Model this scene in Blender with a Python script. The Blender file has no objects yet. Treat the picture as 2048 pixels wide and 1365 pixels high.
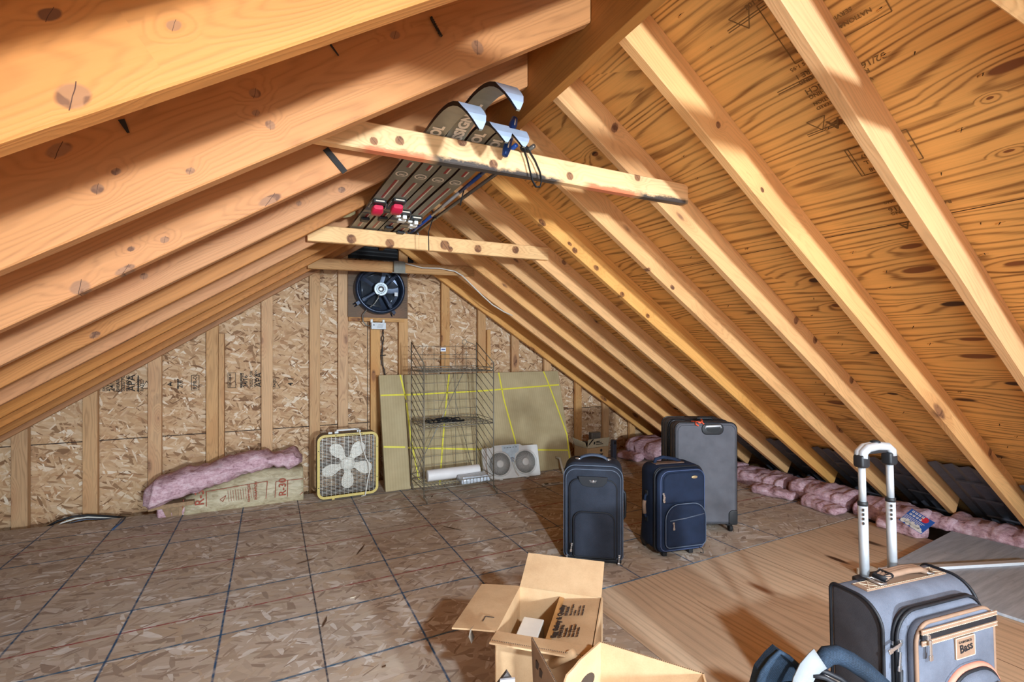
import bpy, bmesh, math, random
from mathutils import Vector, Matrix, Euler, noise as mnoise
random.seed(7)
S = bpy.context.scene
COL = S.collection
PI = math.pi
CAMH, FPX, CYH, YAW = 1.254, 951.1, 697.5, math.radians(26.8)

# ------------------------------------------------------------------ colours / nodes
def lin(c):
    return tuple((x / 12.92 if x <= .04045 else ((x + .055) / 1.055) ** 2.4) for x in (v / 255 for v in c)) + (1,)

class NT:
    def __init__(s, name):
        s.m = bpy.data.materials.new(name); s.m.use_nodes = True
        s.t = s.m.node_tree; s.n = s.t.nodes
        s.b = s.n['Principled BSDF']
    def _in(s, sock, v):
        if v is None: return
        if isinstance(v, bpy.types.NodeSocket): s.t.links.new(v, sock)
        else: sock.default_value = v
    def obj(s):
        return s.n.new('ShaderNodeTexCoord').outputs['Object']
    def rand(s):
        return s.n.new('ShaderNodeObjectInfo').outputs['Random']
    def map(s, v, sc=(1, 1, 1), rot=(0, 0, 0), loc=(0, 0, 0)):
        n = s.n.new('ShaderNodeMapping'); s._in(n.inputs['Vector'], v)
        n.inputs['Scale'].default_value = sc; n.inputs['Rotation'].default_value = rot; s._in(n.inputs['Location'], loc)
        return n.outputs[0]
    def sep(s, v):
        n = s.n.new('ShaderNodeSeparateXYZ'); s._in(n.inputs[0], v); return n.outputs
    def comb(s, x=0, y=0, z=0):
        n = s.n.new('ShaderNodeCombineXYZ')
        for i, v in enumerate((x, y, z)): s._in(n.inputs[i], v)
        return n.outputs[0]
    def vadd(s, a, b):
        n = s.n.new('ShaderNodeVectorMath'); s._in(n.inputs[0], a); s._in(n.inputs[1], b); return n.outputs[0]
    def vscale(s, a, k):
        n = s.n.new('ShaderNodeVectorMath'); n.operation = 'SCALE'; s._in(n.inputs[0], a); s._in(n.inputs['Scale'], k); return n.outputs[0]
    def ma(s, op, a, b=None, c=None):
        n = s.n.new('ShaderNodeMath'); n.operation = op
        for i, v in enumerate((a, b, c)): s._in(n.inputs[i], v)
        return n.outputs[0]
    def noise(s, v, sc=5, det=3, rough=.55, dist=0, col=False):
        n = s.n.new('ShaderNodeTexNoise'); s._in(n.inputs['Vector'], v)
        n.inputs['Scale'].default_value = sc; n.inputs['Detail'].default_value = det
        n.inputs['Roughness'].default_value = rough; n.inputs['Distortion'].default_value = dist
        return n.outputs['Color' if col else 'Fac']
    def vor(s, v, sc=5, feat='F1', rnd=1):
        n = s.n.new('ShaderNodeTexVoronoi'); n.feature = feat; s._in(n.inputs['Vector'], v)
        n.inputs['Scale'].default_value = sc; n.inputs['Randomness'].default_value = rnd
        return n.outputs
    def ramp(s, f, *st, mode='LINEAR'):
        n = s.n.new('ShaderNodeValToRGB'); s._in(n.inputs[0], f); r = n.color_ramp; r.interpolation = mode
        while len(r.elements) < len(st): r.elements.new(.5)
        for e, (p, c) in zip(r.elements, st):
            e.position = p; e.color = c if isinstance(c, tuple) else (c, c, c, 1)
        return n.outputs[0]
    def mix(s, f, a, b, mode='MIX'):
        n = s.n.new('ShaderNodeMix'); n.data_type = 'RGBA'; n.blend_type = mode
        s._in(n.inputs[0], f); s._in(n.inputs[6], a); s._in(n.inputs[7], b); return n.outputs[2]
    def bump(s, h, st=.3, d=.01):
        n = s.n.new('ShaderNodeBump'); s._in(n.inputs['Height'], h); n.inputs['Strength'].default_value = st
        n.inputs['Distance'].default_value = d; s.t.links.new(n.outputs[0], s.b.inputs['Normal'])
    def fin(s, col, rough=.7, metal=0, spec=.4):
        s._in(s.b.inputs['Base Color'], col); s._in(s.b.inputs['Roughness'], rough)
        s.b.inputs['Metallic'].default_value = metal; s.b.inputs['Specular IOR Level'].default_value = spec
        return s.m

def plain(name, rgb, rough=.6, metal=0, spec=.4, var=.12, sc=30, bump=0):
    t = NT(name); c = lin(rgb)
    if var:
        f = t.noise(t.obj(), sc, 4)
        d = tuple(x * (1 - var) for x in c[:3]) + (1,); l = tuple(min(1, x * (1 + var)) for x in c[:3]) + (1,)
        if bump: t.bump(f, bump, .004)
        c = t.ramp(f, (.3, d), (.7, l))
    return t.fin(c, rough, metal, spec)

def fabric(name, rgb, rough=.85, var=.18, sc=260, spec=.2):
    t = NT(name); o = t.obj(); c = lin(rgb)
    x, y, z = t.sep(o)
    w = t.ma('MULTIPLY', t.ma('SINE', t.ma('MULTIPLY', t.ma('ADD', x, y), sc * 6)), t.ma('SINE', t.ma('MULTIPLY', z, sc * 6)))
    n = t.noise(o, 9, 4); f = t.ma('ADD', t.ma('MULTIPLY', w, .12), n)
    fine = t.noise(o, sc * 2, 2)
    f = t.ma('ADD', f, t.ma('MULTIPLY', t.ma('SUBTRACT', fine, .5), .6))
    t.bump(f, .25, .002)
    d = tuple(v * (1 - var) for v in c[:3]) + (1,); l = tuple(min(1, v * (1 + var)) for v in c[:3]) + (1,)
    return t.fin(t.ramp(f, (.3, d), (.7, l)), rough, 0, spec)

def m_lumber(name, base, dark, kn=(150, 104, 70), knots=1.0, contrast=.5, spots=()):
    t = NT(name); r = t.rand(); CR = []
    o = t.vadd(t.obj(), t.comb(t.ma('MULTIPLY', r, 37.0), t.ma('MULTIPLY', r, 5.3), t.ma('MULTIPLY', r, 7.9)))
    x, y, z = t.sep(o)
    v = t.vor(t.map(o, (2.6, 5.5, 7.5)), 1.0)
    d = v['Distance']; cr = t.sep(v['Color'])
    on = t.ma('GREATER_THAN', cr[0], 1 - .8 * knots)
    rad = t.ma('MULTIPLY', t.ma('ADD', t.ma('MULTIPLY', cr[1], .16), .1), on)
    q = t.ma('DIVIDE', d, t.ma('ADD', rad, .0001))
    halo = t.ma('MULTIPLY', t.ramp(q, (.0, 1.0), (1.0, .0)), on)       # ramp clamps at 1
    halo2 = t.ma('MULTIPLY', t.ramp(t.ma('MULTIPLY', q, .33), (.2, 1.0), (1.0, .0)), on)
    if spots:      # knots where this board really has them: (x, z, radius along, radius across)
        sx, sy_, sz = t.sep(t.vadd(t.obj(), t.vscale(t.vadd(t.noise(t.obj(), 24, 2, col=True), (-.5, -.5, -.5)), .008)))
        for (kx, kz, ra, rc) in spots:
            dx = t.ma('DIVIDE', t.ma('SUBTRACT', sx, kx), ra); dz = t.ma('DIVIDE', t.ma('SUBTRACT', sz, kz), rc)
            qi = t.ma('SQRT', t.ma('ADD', t.ma('MULTIPLY', dx, dx), t.ma('MULTIPLY', dz, dz)))
            hi = t.ma('MULTIPLY', t.ramp(qi, (.3, 1.0), (1.0, 0.0)), 1.0)
            crack = t.ma('LESS_THAN', t.ma('ABSOLUTE', t.ma('ADD', dx, t.ma('MULTIPLY', dz, .7))), .035)
            halo = t.ma('MAXIMUM', halo, hi); halo2 = t.ma('MAXIMUM', halo2, t.ma('MULTIPLY', t.ramp(t.ma('MULTIPLY', qi, .28), (.2, 1.0), (1.0, 0.0)), .5))
            CR.append(t.ma('MULTIPLY', crack, t.ma('LESS_THAN', qi, .95)))
    wob = t.noise(t.map(o, (.5, 5, 5)), 1.6, 3, .5)
    ph = t.ma('ADD', t.ma('ADD', t.ma('MULTIPLY', z, 95), t.ma('MULTIPLY', y, 160)),
              t.ma('ADD', t.ma('MULTIPLY', wob, 30), t.ma('MULTIPLY', halo2, 9)))
    ring = t.ma('ADD', t.ma('MULTIPLY', t.ma('SINE', t.ma('MULTIPLY', ph, 3.2)), .5), .5)
    ring = t.ma('POWER', ring, 2.2)
    fib = t.noise(t.map(o, (3, 160, 160)), 1, 3, .6)
    big = t.noise(t.map(o, (1.0, 3, 4)), 1.7, 3, .6)
    f = t.ma('ADD', t.ma('MULTIPLY', ring, contrast * .55), t.ma('MULTIPLY', t.ma('SUBTRACT', fib, .4), .55))
    f = t.ma('ADD', f, t.ma('MULTIPLY', t.ma('SUBTRACT', big, .5), .9))
    light = tuple(min(1, c * 1.16) for c in lin(base)[:3]) + (1,)
    c = t.ramp(f, (-.0, light), (.35, lin(base)), (.95, lin(dark)))
    c = t.mix(t.ma('MULTIPLY', halo2, .35), c, lin((178, 108, 58)))
    kc = t.mix(t.ramp(t.noise(t.map(o, (30, 30, 30)), 1, 2), (.42, 0.0), (.5, 1.0)), lin((112, 74, 50)), lin(kn))
    c = t.mix(t.ramp(halo, (.12, 0.0), (.42, 1.0)), c, kc)
    for q_ in CR: c = t.mix(q_, c, lin((74, 46, 32)))
    # scuffs and smudges
    sm = t.ramp(t.noise(t.map(o, (4, 14, 14)), 1.0, 5, .7), (.66, 0.0), (.76, .55))
    c = t.mix(sm, c, lin((118, 84, 60)))
    # per-board value
    hv = t.n.new('ShaderNodeHueSaturation'); t._in(hv.inputs['Color'], c)
    t._in(hv.inputs['Value'], t.ma('ADD', t.ma('MULTIPLY', r, .22), .89)); t._in(hv.inputs['Saturation'], t.ma('ADD', t.ma('MULTIPLY', t.ma('FRACT', t.ma('MULTIPLY', r, 7.3)), .2), .9))
    t.bump(t.ma('ADD', f, t.ma('MULTIPLY', halo, -.3)), .12, .004)
    return t.fin(hv.outputs[0], .62, 0, .35)

def ply_color(t, u, v, base, dark, freq, kn=True, seed=0.0, vs=1.0, amt=1.0, spots=()):
    """rotary-cut veneer: contour bands of a stretched noise, u along the grain; returns colour, height"""
    p = t.comb(u, v, seed)
    kv = t.vor(t.map(p, (1.7, 5.2, 1)), 1.0)
    kd = kv['Distance']; kr = t.sep(kv['Color'])
    on = t.ma('GREATER_THAN', kr[0], .5)
    rad = t.ma('ADD', t.ma('MULTIPLY', kr[1], .15), .06)
    q = t.ma('DIVIDE', kd, rad)
    halo2 = t.ma('MULTIPLY', t.ramp(t.ma('MULTIPLY', q, .25), (.0, 1.0), (1.0, .0)), on)
    halo = t.ma('MULTIPLY', t.ramp(q, (.6, 1.0), (1.0, .0)), on)
    for (ku, kv_, ra, rc) in spots:
        du = t.ma('DIVIDE', t.ma('SUBTRACT', u, ku), ra); dv = t.ma('DIVIDE', t.ma('SUBTRACT', v, kv_), rc)
        qi = t.ma('SQRT', t.ma('ADD', t.ma('MULTIPLY', du, du), t.ma('MULTIPLY', dv, dv)))
        halo = t.ma('MAXIMUM', halo, t.ramp(qi, (.75, 1.0), (1.0, 0.0))); halo2 = t.ma('MAXIMUM', halo2, t.ramp(t.ma('MULTIPLY', qi, .25), (.0, 1.0), (1.0, 0.0)))
    n = t.noise(t.map(p, (.5, 2.6 * vs, 1)), 1.0, 3.2, .5)
    ph = t.ma('ADD', t.ma('MULTIPLY', n, freq), t.ma('MULTIPLY', halo2, 2.2))
    ph = t.ma('ADD', ph, t.ma('MULTIPLY', v, 18 * vs))
    w = t.ma('ADD', t.ma('MULTIPLY', t.ma('SINE', t.ma('MULTIPLY', ph, 6.283)), .5), .5)
    w = t.ma('POWER', w, 3.0)
    fib = t.noise(t.map(p, (4, 120, 1)), 1, 4, .65)
    str_ = t.noise(t.map(p, (1.1, 9, 1)), 1.3, 4, .6)
    f = t.ma('ADD', t.ma('MULTIPLY', w, t.ma('MULTIPLY', str_, 1.25 * amt)), t.ma('MULTIPLY', t.ma('SUBTRACT', fib, .45), 1.0))
    light = tuple(min(1, c * 1.18) for c in lin(base)[:3]) + (1,)
    mid = tuple(a * .5 + b * .5 for a, b in zip(lin(base), lin(dark)))
    c = t.ramp(f, (.0, light), (.3, lin(base)), (.62, mid), (1.0, lin(dark)))
    if kn:
        kc = t.mix(t.ramp(kr[2], (.45, 0.0), (.55, 1.0)), lin((72, 44, 26)), lin((128, 78, 42)))
        c = t.mix(t.ma('MULTIPLY', halo2, .22), c, lin((150, 92, 46)))
        c = t.mix(halo, c, kc)
    return c, f

def osb_color(t, o, pal, sc=1.0, seed=0.0, ax=('x', 'z'), bright=.5):
    x, y, z = t.sep(o)
    d = {'x': x, 'y': y, 'z': z}
    p = t.comb(d[ax[0]], d[ax[1]], seed)
    wob = t.noise(p, 9 * sc, 2, .5, col=True)
    p = t.vadd(p, t.vscale(t.vadd(wob, (-.5, -.5, -.5)), .02 / sc))
    c = None
    rnd = random.Random(int(seed * 100) + 5)
    hsum = None
    angs = [8, -30, 38, 72, 15, -52]
    fib = t.noise(t.map(p, (14, 60, 1)), 1, 2)
    for i, a in enumerate(angs):
        L, W = (8.5, 34) if i < 3 else (12, 60) if i < 5 else (18, 95)
        q0 = t.map(p, (1, 1, 1), (0, 0, math.radians(a)))
        q = t.map(q0, (L * sc, W * sc, 1), (0, 0, 0), (i * 3.7, i * 1.9, 0))
        v = t.vor(q, 1.0)
        r = t.sep(v['Color'])
        col = t.ramp(r[0], *[(k / max(1, len(pal) - 1) * .98, lin(pc)) for k, pc in enumerate(pal)])
        col = t.mix(t.ma('MULTIPLY', t.ma('SUBTRACT', fib, .35), .5), col, lin(pal[0]))
        if c is None: c = col; hsum = r[1]
        else:
            th = .6 if i < 3 else .74 if i < 5 else .86
            msk = t.ma('MULTIPLY', t.ma('GREATER_THAN', r[1], th), t.ma('LESS_THAN', v['Distance'], .62))
            c = t.mix(msk, c, col); hsum = t.mix(msk, hsum, r[2])
    # thin dark slivers
    q = t.map(t.map(p, (1, 1, 1), (0, 0, math.radians(-35))), (10 * sc, 90 * sc, 1))
    v = t.vor(q, 1.0); r = t.sep(v['Color'])
    c = t.mix(t.ma('MULTIPLY', t.ma('GREATER_THAN', r[0], .93), t.ma('LESS_THAN', v['Distance'], .33)), c, lin(pal[0]))
    q = t.map(t.map(p, (1, 1, 1), (0, 0, math.radians(40))), (14 * sc, 110 * sc, 1), (0, 0, 0), (4, 7, 0))
    v = t.vor(q, 1.0); r = t.sep(v['Color'])
    c = t.mix(t.ma('MULTIPLY', t.ma('GREATER_THAN', r[0], .94), t.ma('LESS_THAN', v['Distance'], .33)), c, lin(pal[0]))
    return c, hsum

# ------------------------------------------------------------------ mesh helpers
def box(bm, c, s, R=None, mi=0):
    """axis box centre c, size s, optional 3x3 rotation about its centre"""
    vs = []
    for dx in (-.5, .5):
        for dy in (-.5, .5):
            for dz in (-.5, .5):
                p = Vector((dx * s[0], dy * s[1], dz * s[2]))
                if R: p = R @ p
                vs.append(bm.verts.new(p + Vector(c)))
    fs = []
    for f in ((0, 1, 3, 2), (4, 6, 7, 5), (0, 4, 5, 1), (2, 3, 7, 6), (0, 2, 6, 4), (1, 5, 7, 3)):
        q = bm.faces.new([vs[i] for i in f]); q.material_index = mi; fs.append(q)
    return vs

def rotz(a): return Matrix.Rotation(a, 3, 'Z')
def rotx(a): return Matrix.Rotation(a, 3, 'X')
def roty(a): return Matrix.Rotation(a, 3, 'Y')

def tube(bm, pts, r, n=8, closed=False, mi=0, rr=None):
    pts = [Vector(p) for p in pts]; N = len(pts); rings = []
    prev = None
    for i, p in enumerate(pts):
        a = pts[i - 1] if (i or closed) else p; b = pts[(i + 1) % N] if (i < N - 1 or closed) else p
        d = (b - a)
        d = d.normalized() if d.length > 1e-9 else Vector((0, 0, 1))
        if prev is None:
            u = d.orthogonal().normalized()
        else:
            u = prev - d * prev.dot(d)
            u = u.normalized() if u.length > 1e-6 else d.orthogonal().normalized()
        prev = u; w = d.cross(u); q = rr[i] if rr else r
        rings.append([bm.verts.new(p + (u * math.cos(2 * PI * k / n) + w * math.sin(2 * PI * k / n)) * q) for k in range(n)])
    for i in range(N if closed else N - 1):
        A = rings[i]; B = rings[(i + 1) % N]
        for k in range(n):
            f = bm.faces.new((A[k], A[(k + 1) % n], B[(k + 1) % n], B[k])); f.smooth = True; f.material_index = mi
    if not closed:
        for ring in (rings[0], rings[-1]):
            f = bm.faces.new(ring); f.material_index = mi
    return rings

def loft(bm, loops, cap0=True, cap1=True, mi=0, smooth=True):
    R = [[bm.verts.new(p) for p in L] for L in loops]
    n = len(R[0])
    for A, B in zip(R, R[1:]):
        for k in range(n):
            f = bm.faces.new((A[k], A[(k + 1) % n], B[(k + 1) % n], B[k])); f.smooth = smooth; f.material_index = mi
    if cap0: f = bm.faces.new(R[0]); f.material_index = mi
    if cap1: f = bm.faces.new(R[-1]); f.material_index = mi
    return R

def rrect(w, h, r, n=6, cx=0, cz=0):
    """rounded rectangle outline in 2D; r one radius or 4 radii (TR, TL, BL, BR)"""
    rs = (r,) * 4 if isinstance(r, (int, float)) else r
    out = []
    for k, (sx, sz) in enumerate(((1, 1), (-1, 1), (-1, -1), (1, -1))):
        q = max(.0008, min(rs[k], w / 2 - 1e-4, h / 2 - 1e-4)); x0 = cx + sx * (w / 2 - q); z0 = cz + sz * (h / 2 - q)
        for i in range(n + 1):
            a = PI / 2 * (k + i / n); out.append((x0 + q * math.cos(a), z0 + q * math.sin(a)))
    return out

def rslab(bm, w, h, y0, y1, r, e=.01, cx=0, cz=0, n=6, mi=0, en=3, puff=0):
    """rounded slab in XZ, from y0 (front) to y1 (back), edge rounding e; puff swells the front"""
    loops = []
    rs = (r,) * 4 if isinstance(r, (int, float)) else r
    def L(ins, y):
        return [(x, y, z) for x, z in rrect(w - 2 * ins, h - 2 * ins, tuple(max(.001, q - ins) for q in rs), n, cx, cz)]
    if puff:
        for k in (.45, .25, .12):
            loops.append(L(min(w, h) * k, y0 - puff * (1 - (1 - k * 2) ** 2 * 0 - (.5 - k) ** 2 * 3)))
    for i in range(en + 1):
        a = PI / 2 * i / en; loops.append(L(e * (1 - math.sin(a)), y0 + e * (1 - math.cos(a))))
    for i in range(en + 1):
        a = PI / 2 * (1 - i / en); loops.append(L(e * (1 - math.sin(a)), y1 - e * (1 - math.cos(a))))
    return loft(bm, loops, mi=mi)

def prism(bm, pts, vec, mi=0):
    v = Vector(vec); A = [bm.verts.new(Vector(p)) for p in pts]; B = [bm.verts.new(Vector(p) + v) for p in pts]
    n = len(A)
    for f in (A, B): q = bm.faces.new(f); q.material_index = mi
    for k in range(n):
        q = bm.faces.new((A[k], A[(k + 1) % n], B[(k + 1) % n], B[k])); q.material_index = mi

def lathe(bm, prof, c=(0, 0, 0), n=24, axis='Z', mi=0):
    """prof [(r, h)], axis Z or Y"""
    loops = []
    for r, h in prof:
        L = []
        for k in range(n):
            a = 2 * PI * k / n; x, y = r * math.cos(a), r * math.sin(a)
            p = (x, y, h) if axis == 'Z' else (x, h, y) if axis == 'Y' else (h, x, y)
            L.append((p[0] + c[0], p[1] + c[1], p[2] + c[2]))
        loops.append(L)
    loft(bm, loops, prof[0][0] > 0, prof[-1][0] > 0, mi)

_tc = {}
def text_into(bm, s, M, size=.05, mi=1, bold=0.0, align='LEFT', depth=.0004):
    """letters as thin mesh, added to bm through matrix M (text lies in its local XY)"""
    cu = bpy.data.curves.new('t', 'FONT'); cu.body = s; cu.size = size; cu.offset = bold; cu.align_x = align; cu.extrude = depth; cu.resolution_u = 3
    ob = bpy.data.objects.new('t', cu); COL.objects.link(ob)
    dg = bpy.context.evaluated_depsgraph_get(); dg.update()
    me = bpy.data.meshes.new_from_object(ob.evaluated_get(dg))
    me.transform(M)
    n0 = len(bm.faces); bm.from_mesh(me); bm.faces.ensure_lookup_table()
    for f in bm.faces[n0:]: f.material_index = mi
    bpy.data.objects.remove(ob); bpy.data.curves.remove(cu); bpy.data.meshes.remove(me)

def MX(origin, ax, ay):
    ax = Vector(ax).normalized(); ay = Vector(ay); ay = (ay - ax * ay.dot(ax)).normalized(); az = ax.cross(ay)
    M = Matrix.Identity(4)
    for i in range(3):
        M[i][0] = ax[i]; M[i][1] = ay[i]; M[i][2] = az[i]; M[i][3] = origin[i]
    return M

def obj(name, bm, mats, parent=None, loc=None, bevel=0, seg=2, smooth=False, rot=None, fix=True, label=None):
    if fix: bmesh.ops.recalc_face_normals(bm, faces=bm.faces[:])
    me = bpy.data.meshes.new(name); bm.to_mesh(me); bm.free()
    for m in (mats if isinstance(mats, (list, tuple)) else [mats]): me.materials.append(m)
    o = bpy.data.objects.new(name, me); COL.objects.link(o)
    if parent: o.parent = parent
    if loc: o.location = loc
    if rot: o.rotation_euler = rot
    if smooth:
        for p in me.polygons: p.use_smooth = True
    if bevel:
        b = o.modifiers.new('bevel', 'BEVEL'); b.width = bevel; b.segments = seg; b.limit_method = 'ANGLE'; b.angle_limit = .6
    if label: o['label'] = label
    return o

def tag(o, label, cat, group=None, kind=None):
    o['label'] = label; o['category'] = cat
    if group: o['group'] = group
    if kind: o['kind'] = kind
    return o

def thing(name, label, cat, loc=(0, 0, 0), rz=0, group=None, rot=None):
    o = bpy.data.objects.new(name, None); COL.objects.link(o); o.empty_display_size = .1
    o.location = loc; o.rotation_euler = rot or (0, 0, rz)
    return tag(o, label, cat, group)

def B(): return bmesh.new()

def ray(px, py):
    """world direction of a pixel (forward component 1)"""
    r = (px - 1024) / FPX; u = (CYH - py) / FPX; s, c = math.sin(YAW), math.cos(YAW)
    return Vector((r * c + s, -r * s + c, u))
def onY(px, py, Y):
    d = ray(px, py); k = Y / d.y; return Vector((d.x * k, Y, CAMH + d.z * k))
def onZ(px, py, Z=0):
    d = ray(px, py); k = (Z - CAMH) / d.z; return Vector((d.x * k, d.y * k, Z))
ORD = ['nearest', 'second', 'third', 'fourth', 'fifth', 'sixth', 'seventh', 'eighth', 'ninth', 'tenth']
# ------------------------------------------------------------------ room constants
XR, ZA, SL = .936, 2.319, .655              # ridge x, apex of the rafter undersides, roof slope
RD, RT = .145, .038                          # rafter depth, thickness
CS = 1 / math.sqrt(1 + SL * SL); SN = SL * CS
VOFF = RD / CS
RDL = .182                                   # the left rafters are deeper stock
VOFL = RDL / CS
YW = 4.705                                   # inner face of gable sheathing
YS = 4.615                                   # face of gable studs
RY = [.786, 1.207, 1.618, 2.03, 2.45, 2.865, 3.288, 3.715, 4.14, 4.574]
LY = [.811, 1.25, 1.672, 2.089, 2.491, 2.901, 3.32, 3.74, 4.16, 4.574]

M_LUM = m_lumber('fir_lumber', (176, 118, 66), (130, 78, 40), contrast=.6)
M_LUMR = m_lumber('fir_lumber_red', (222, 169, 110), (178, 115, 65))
M_STUD = m_lumber('stud_lumber', (196, 152, 104), (142, 96, 58), contrast=.7)
TK = lambda L, y, x0, z0: [((onY(px, py, y).x - x0), (onY(px, py, y).z - z0), r * onY(px, py, y).length / FPX, r * onY(px, py, y).length / FPX) for px, py, r in L]
M_TIE = m_lumber('tie_lumber', (226, 184, 134), (190, 136, 86), contrast=.6, knots=.3, spots=TK([(703, 477, 9), (780, 487, 9), (890, 492, 10), (900, 500, 6), (956, 500, 8), (1031, 503, 8)], 2.826, .175, 1.852))

# roof sheathing; knots of the veneer where the sheets have them
PK = []
for px, py, ra, rc in ((1822, 493, 20, 8), (1838, 540, 30, 11), (1908, 608, 22, 9), (1945, 679, 22, 7), (1955, 713, 30, 10), (2018, 132, 36, 13), (1630, 561, 12, 8), (1675, 611, 12, 7), (1676, 243, 9, 6), (2034, 527, 20, 8), (1752, 706, 13, 6), (1785, 788, 10, 5), (2030, 768, 16, 8), (1675, 806, 22, 9), (1190, 308, 9, 6), (1980, 196, 6, 4), (2018, 302, 9, 4)):
    d = ray(px, py); k = (ZA + VOFF + SL * XR - CAMH) / (d.z + SL * d.x); p = d * k; f_ = k
    PK.append((p.y + 3.7 * math.floor(((p.x - XR) / CS - .18) / 1.22), (p.x - XR) / CS, ra * f_ / FPX * 1.1, rc * f_ / FPX * 1.0))
t = NT('roof_plywood'); o = t.obj(); x, y, z = t.sep(o)
vv = t.ma('MULTIPLY', t.ma('ABSOLUTE', t.ma('SUBTRACT', x, XR)), 1 / CS)
sheet = t.ma('FLOOR', t.ma('DIVIDE', t.ma('SUBTRACT', vv, .18), 1.22))
c, f = ply_color(t, t.ma('ADD', y, t.ma('MULTIPLY', sheet, 3.7)), vv, (220, 168, 98), (122, 76, 36), 11.0, True, 1.3, 1.5, 1.0, PK)
sm = t.ma('ABSOLUTE', t.ma('SUBTRACT', t.ma('FRACT', t.ma('DIVIDE', t.ma('SUBTRACT', vv, .18), 1.22)), .5))
c = t.mix(t.ma('GREATER_THAN', sm, .4982), c, lin((60, 34, 16)))
mold = t.ramp(t.ma('ADD', t.noise(t.map(o, (2, 1, 1)), 2.2, 5, .7), t.ma('MULTIPLY', t.ma('SUBTRACT', vv, 3.3), .25)), (.52, 0.0), (.75, .55))
c = t.mix(mold, c, lin((104, 84, 60)))
t.bump(f, .15, .003); M_PLY = t.fin(c, .6, 0, .35)
M_INK = plain('stamp_ink', (128, 94, 54), .8, var=0)
M_INKB = plain('black_stamp_ink', (40, 36, 34), .8, var=0)
M_STEEL = plain('nail_steel', (70, 62, 56), .45, .8, var=.1)

# gable OSB
t = NT('gable_osb'); o = t.obj(); x, y, z = t.sep(o)
c, h = osb_color(t, o, [(122, 86, 58), (192, 152, 112), (208, 172, 134), (198, 158, 116), (220, 188, 152), (178, 134, 96), (212, 176, 136), (236, 216, 190)], 1.0, .3)
ln = t.ma('ABSOLUTE', t.ma('SUBTRACT', z, .544)); c = t.mix(t.ma('LESS_THAN', ln, .0035), c, lin((52, 40, 34)))
ln = t.ma('ABSOLUTE', t.ma('SUBTRACT', t.ma('ABSOLUTE', t.ma('SUBTRACT', x, .82)), 0)); ln = t.ma('ADD', ln, t.ma('MULTIPLY', t.ma('GREATER_THAN', z, 1.75), 1))
c = t.mix(t.ma('LESS_THAN', ln, .003), c, lin((60, 48, 42)))
t.bump(h, .2, .003); M_OSB = t.fin(c, .7, 0, .3)

# floor OSB with chalk lines
t = NT('floor_osb'); o = t.obj(); x, y, z = t.sep(o)
c, h = osb_color(t, o, [(150, 128, 110), (186, 166, 146), (200, 182, 164), (190, 166, 140), (206, 190, 170), (172, 150, 128), (202, 184, 166), (230, 222, 212)], .8, .7, ('x', 'y'))
dirt = t.noise(o, 1.3, 5, .65); c = t.mix(t.ramp(dirt, (.4, 0.0), (.75, .45)), c, lin((160, 150, 142)))
wv = t.ma('MULTIPLY', t.ma('SUBTRACT', t.noise(o, .9, 2), .5), .012)
chalk = t.ramp(t.noise(o, 26, 4, .7), (.3, .35), (.55, 1.0))
def lines(axis, other, vals, w, rgb, c, lim=None):
    for v in vals:
        d = t.ma('ABSOLUTE', t.ma('SUBTRACT', t.ma('ADD', axis, wv), v))
        m = t.ma('MULTIPLY', t.ramp(t.ma('DIVIDE', d, w), (.35, 1.0), (1.0, 0.0)), chalk)
        c = t.mix(m, c, lin(rgb))
    return c
c = lines(y, x, (2.64, 3.275, 3.955), .0075, (150, 62, 62), c)
c = lines(y, x, (2.0, 2.43, 2.85, 3.72, 4.17), .0085, (58, 96, 124), c)
c = lines(x, y, (-.986, -.596, -.2, 1.01, .597, 1.402, -1.38, 1.8, 2.2, 2.6, 3.0), .0065, (40, 78, 112), c)
c = lines(x, y, (.19,), .005, (38, 48, 66), c)
c = t.mix(t.ma('LESS_THAN', t.ma('ABSOLUTE', t.ma('SUBTRACT', y, 3.37)), .0018), c, lin((70, 58, 50)))
t.bump(h, .18, .003); M_FLOOR = t.fin(c, .75, 0, .3)

t = NT('floor_plywood'); o = t.obj(); x, y, z = t.sep(o)
c, f = ply_color(t, y, x, (204, 176, 146), (156, 120, 88), 6.0, True, 4.1, 1.2, .6)
c = t.mix(t.ramp(t.noise(o, 2.2, 4, .6), (.4, 0.0), (.75, .35)), c, lin((160, 140, 120)))
ln = t.ma('ABSOLUTE', t.ma('SUBTRACT', x, 2.62)); c = t.mix(t.ma('LESS_THAN', ln, .002), c, lin((92, 66, 44)))
t.bump(f, .12, .003); M_FPLY = t.fin(c, .62, 0, .35)

t = NT('painted_board'); o = t.obj(); x, y, z = t.sep(o)
n1 = t.noise(t.map(o, (2, 26, 1)), 1.5, 5, .65)
c = t.ramp(n1, (.3, lin((152, 162, 174))), (.6, lin((184, 193, 204))), (.75, lin((200, 207, 215))))
c = t.mix(t.ramp(t.noise(o, 7, 5, .7), (.62, 0.0), (.72, .6)), c, lin((120, 108, 98)))
M_GREY = t.fin(c, .6)

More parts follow.
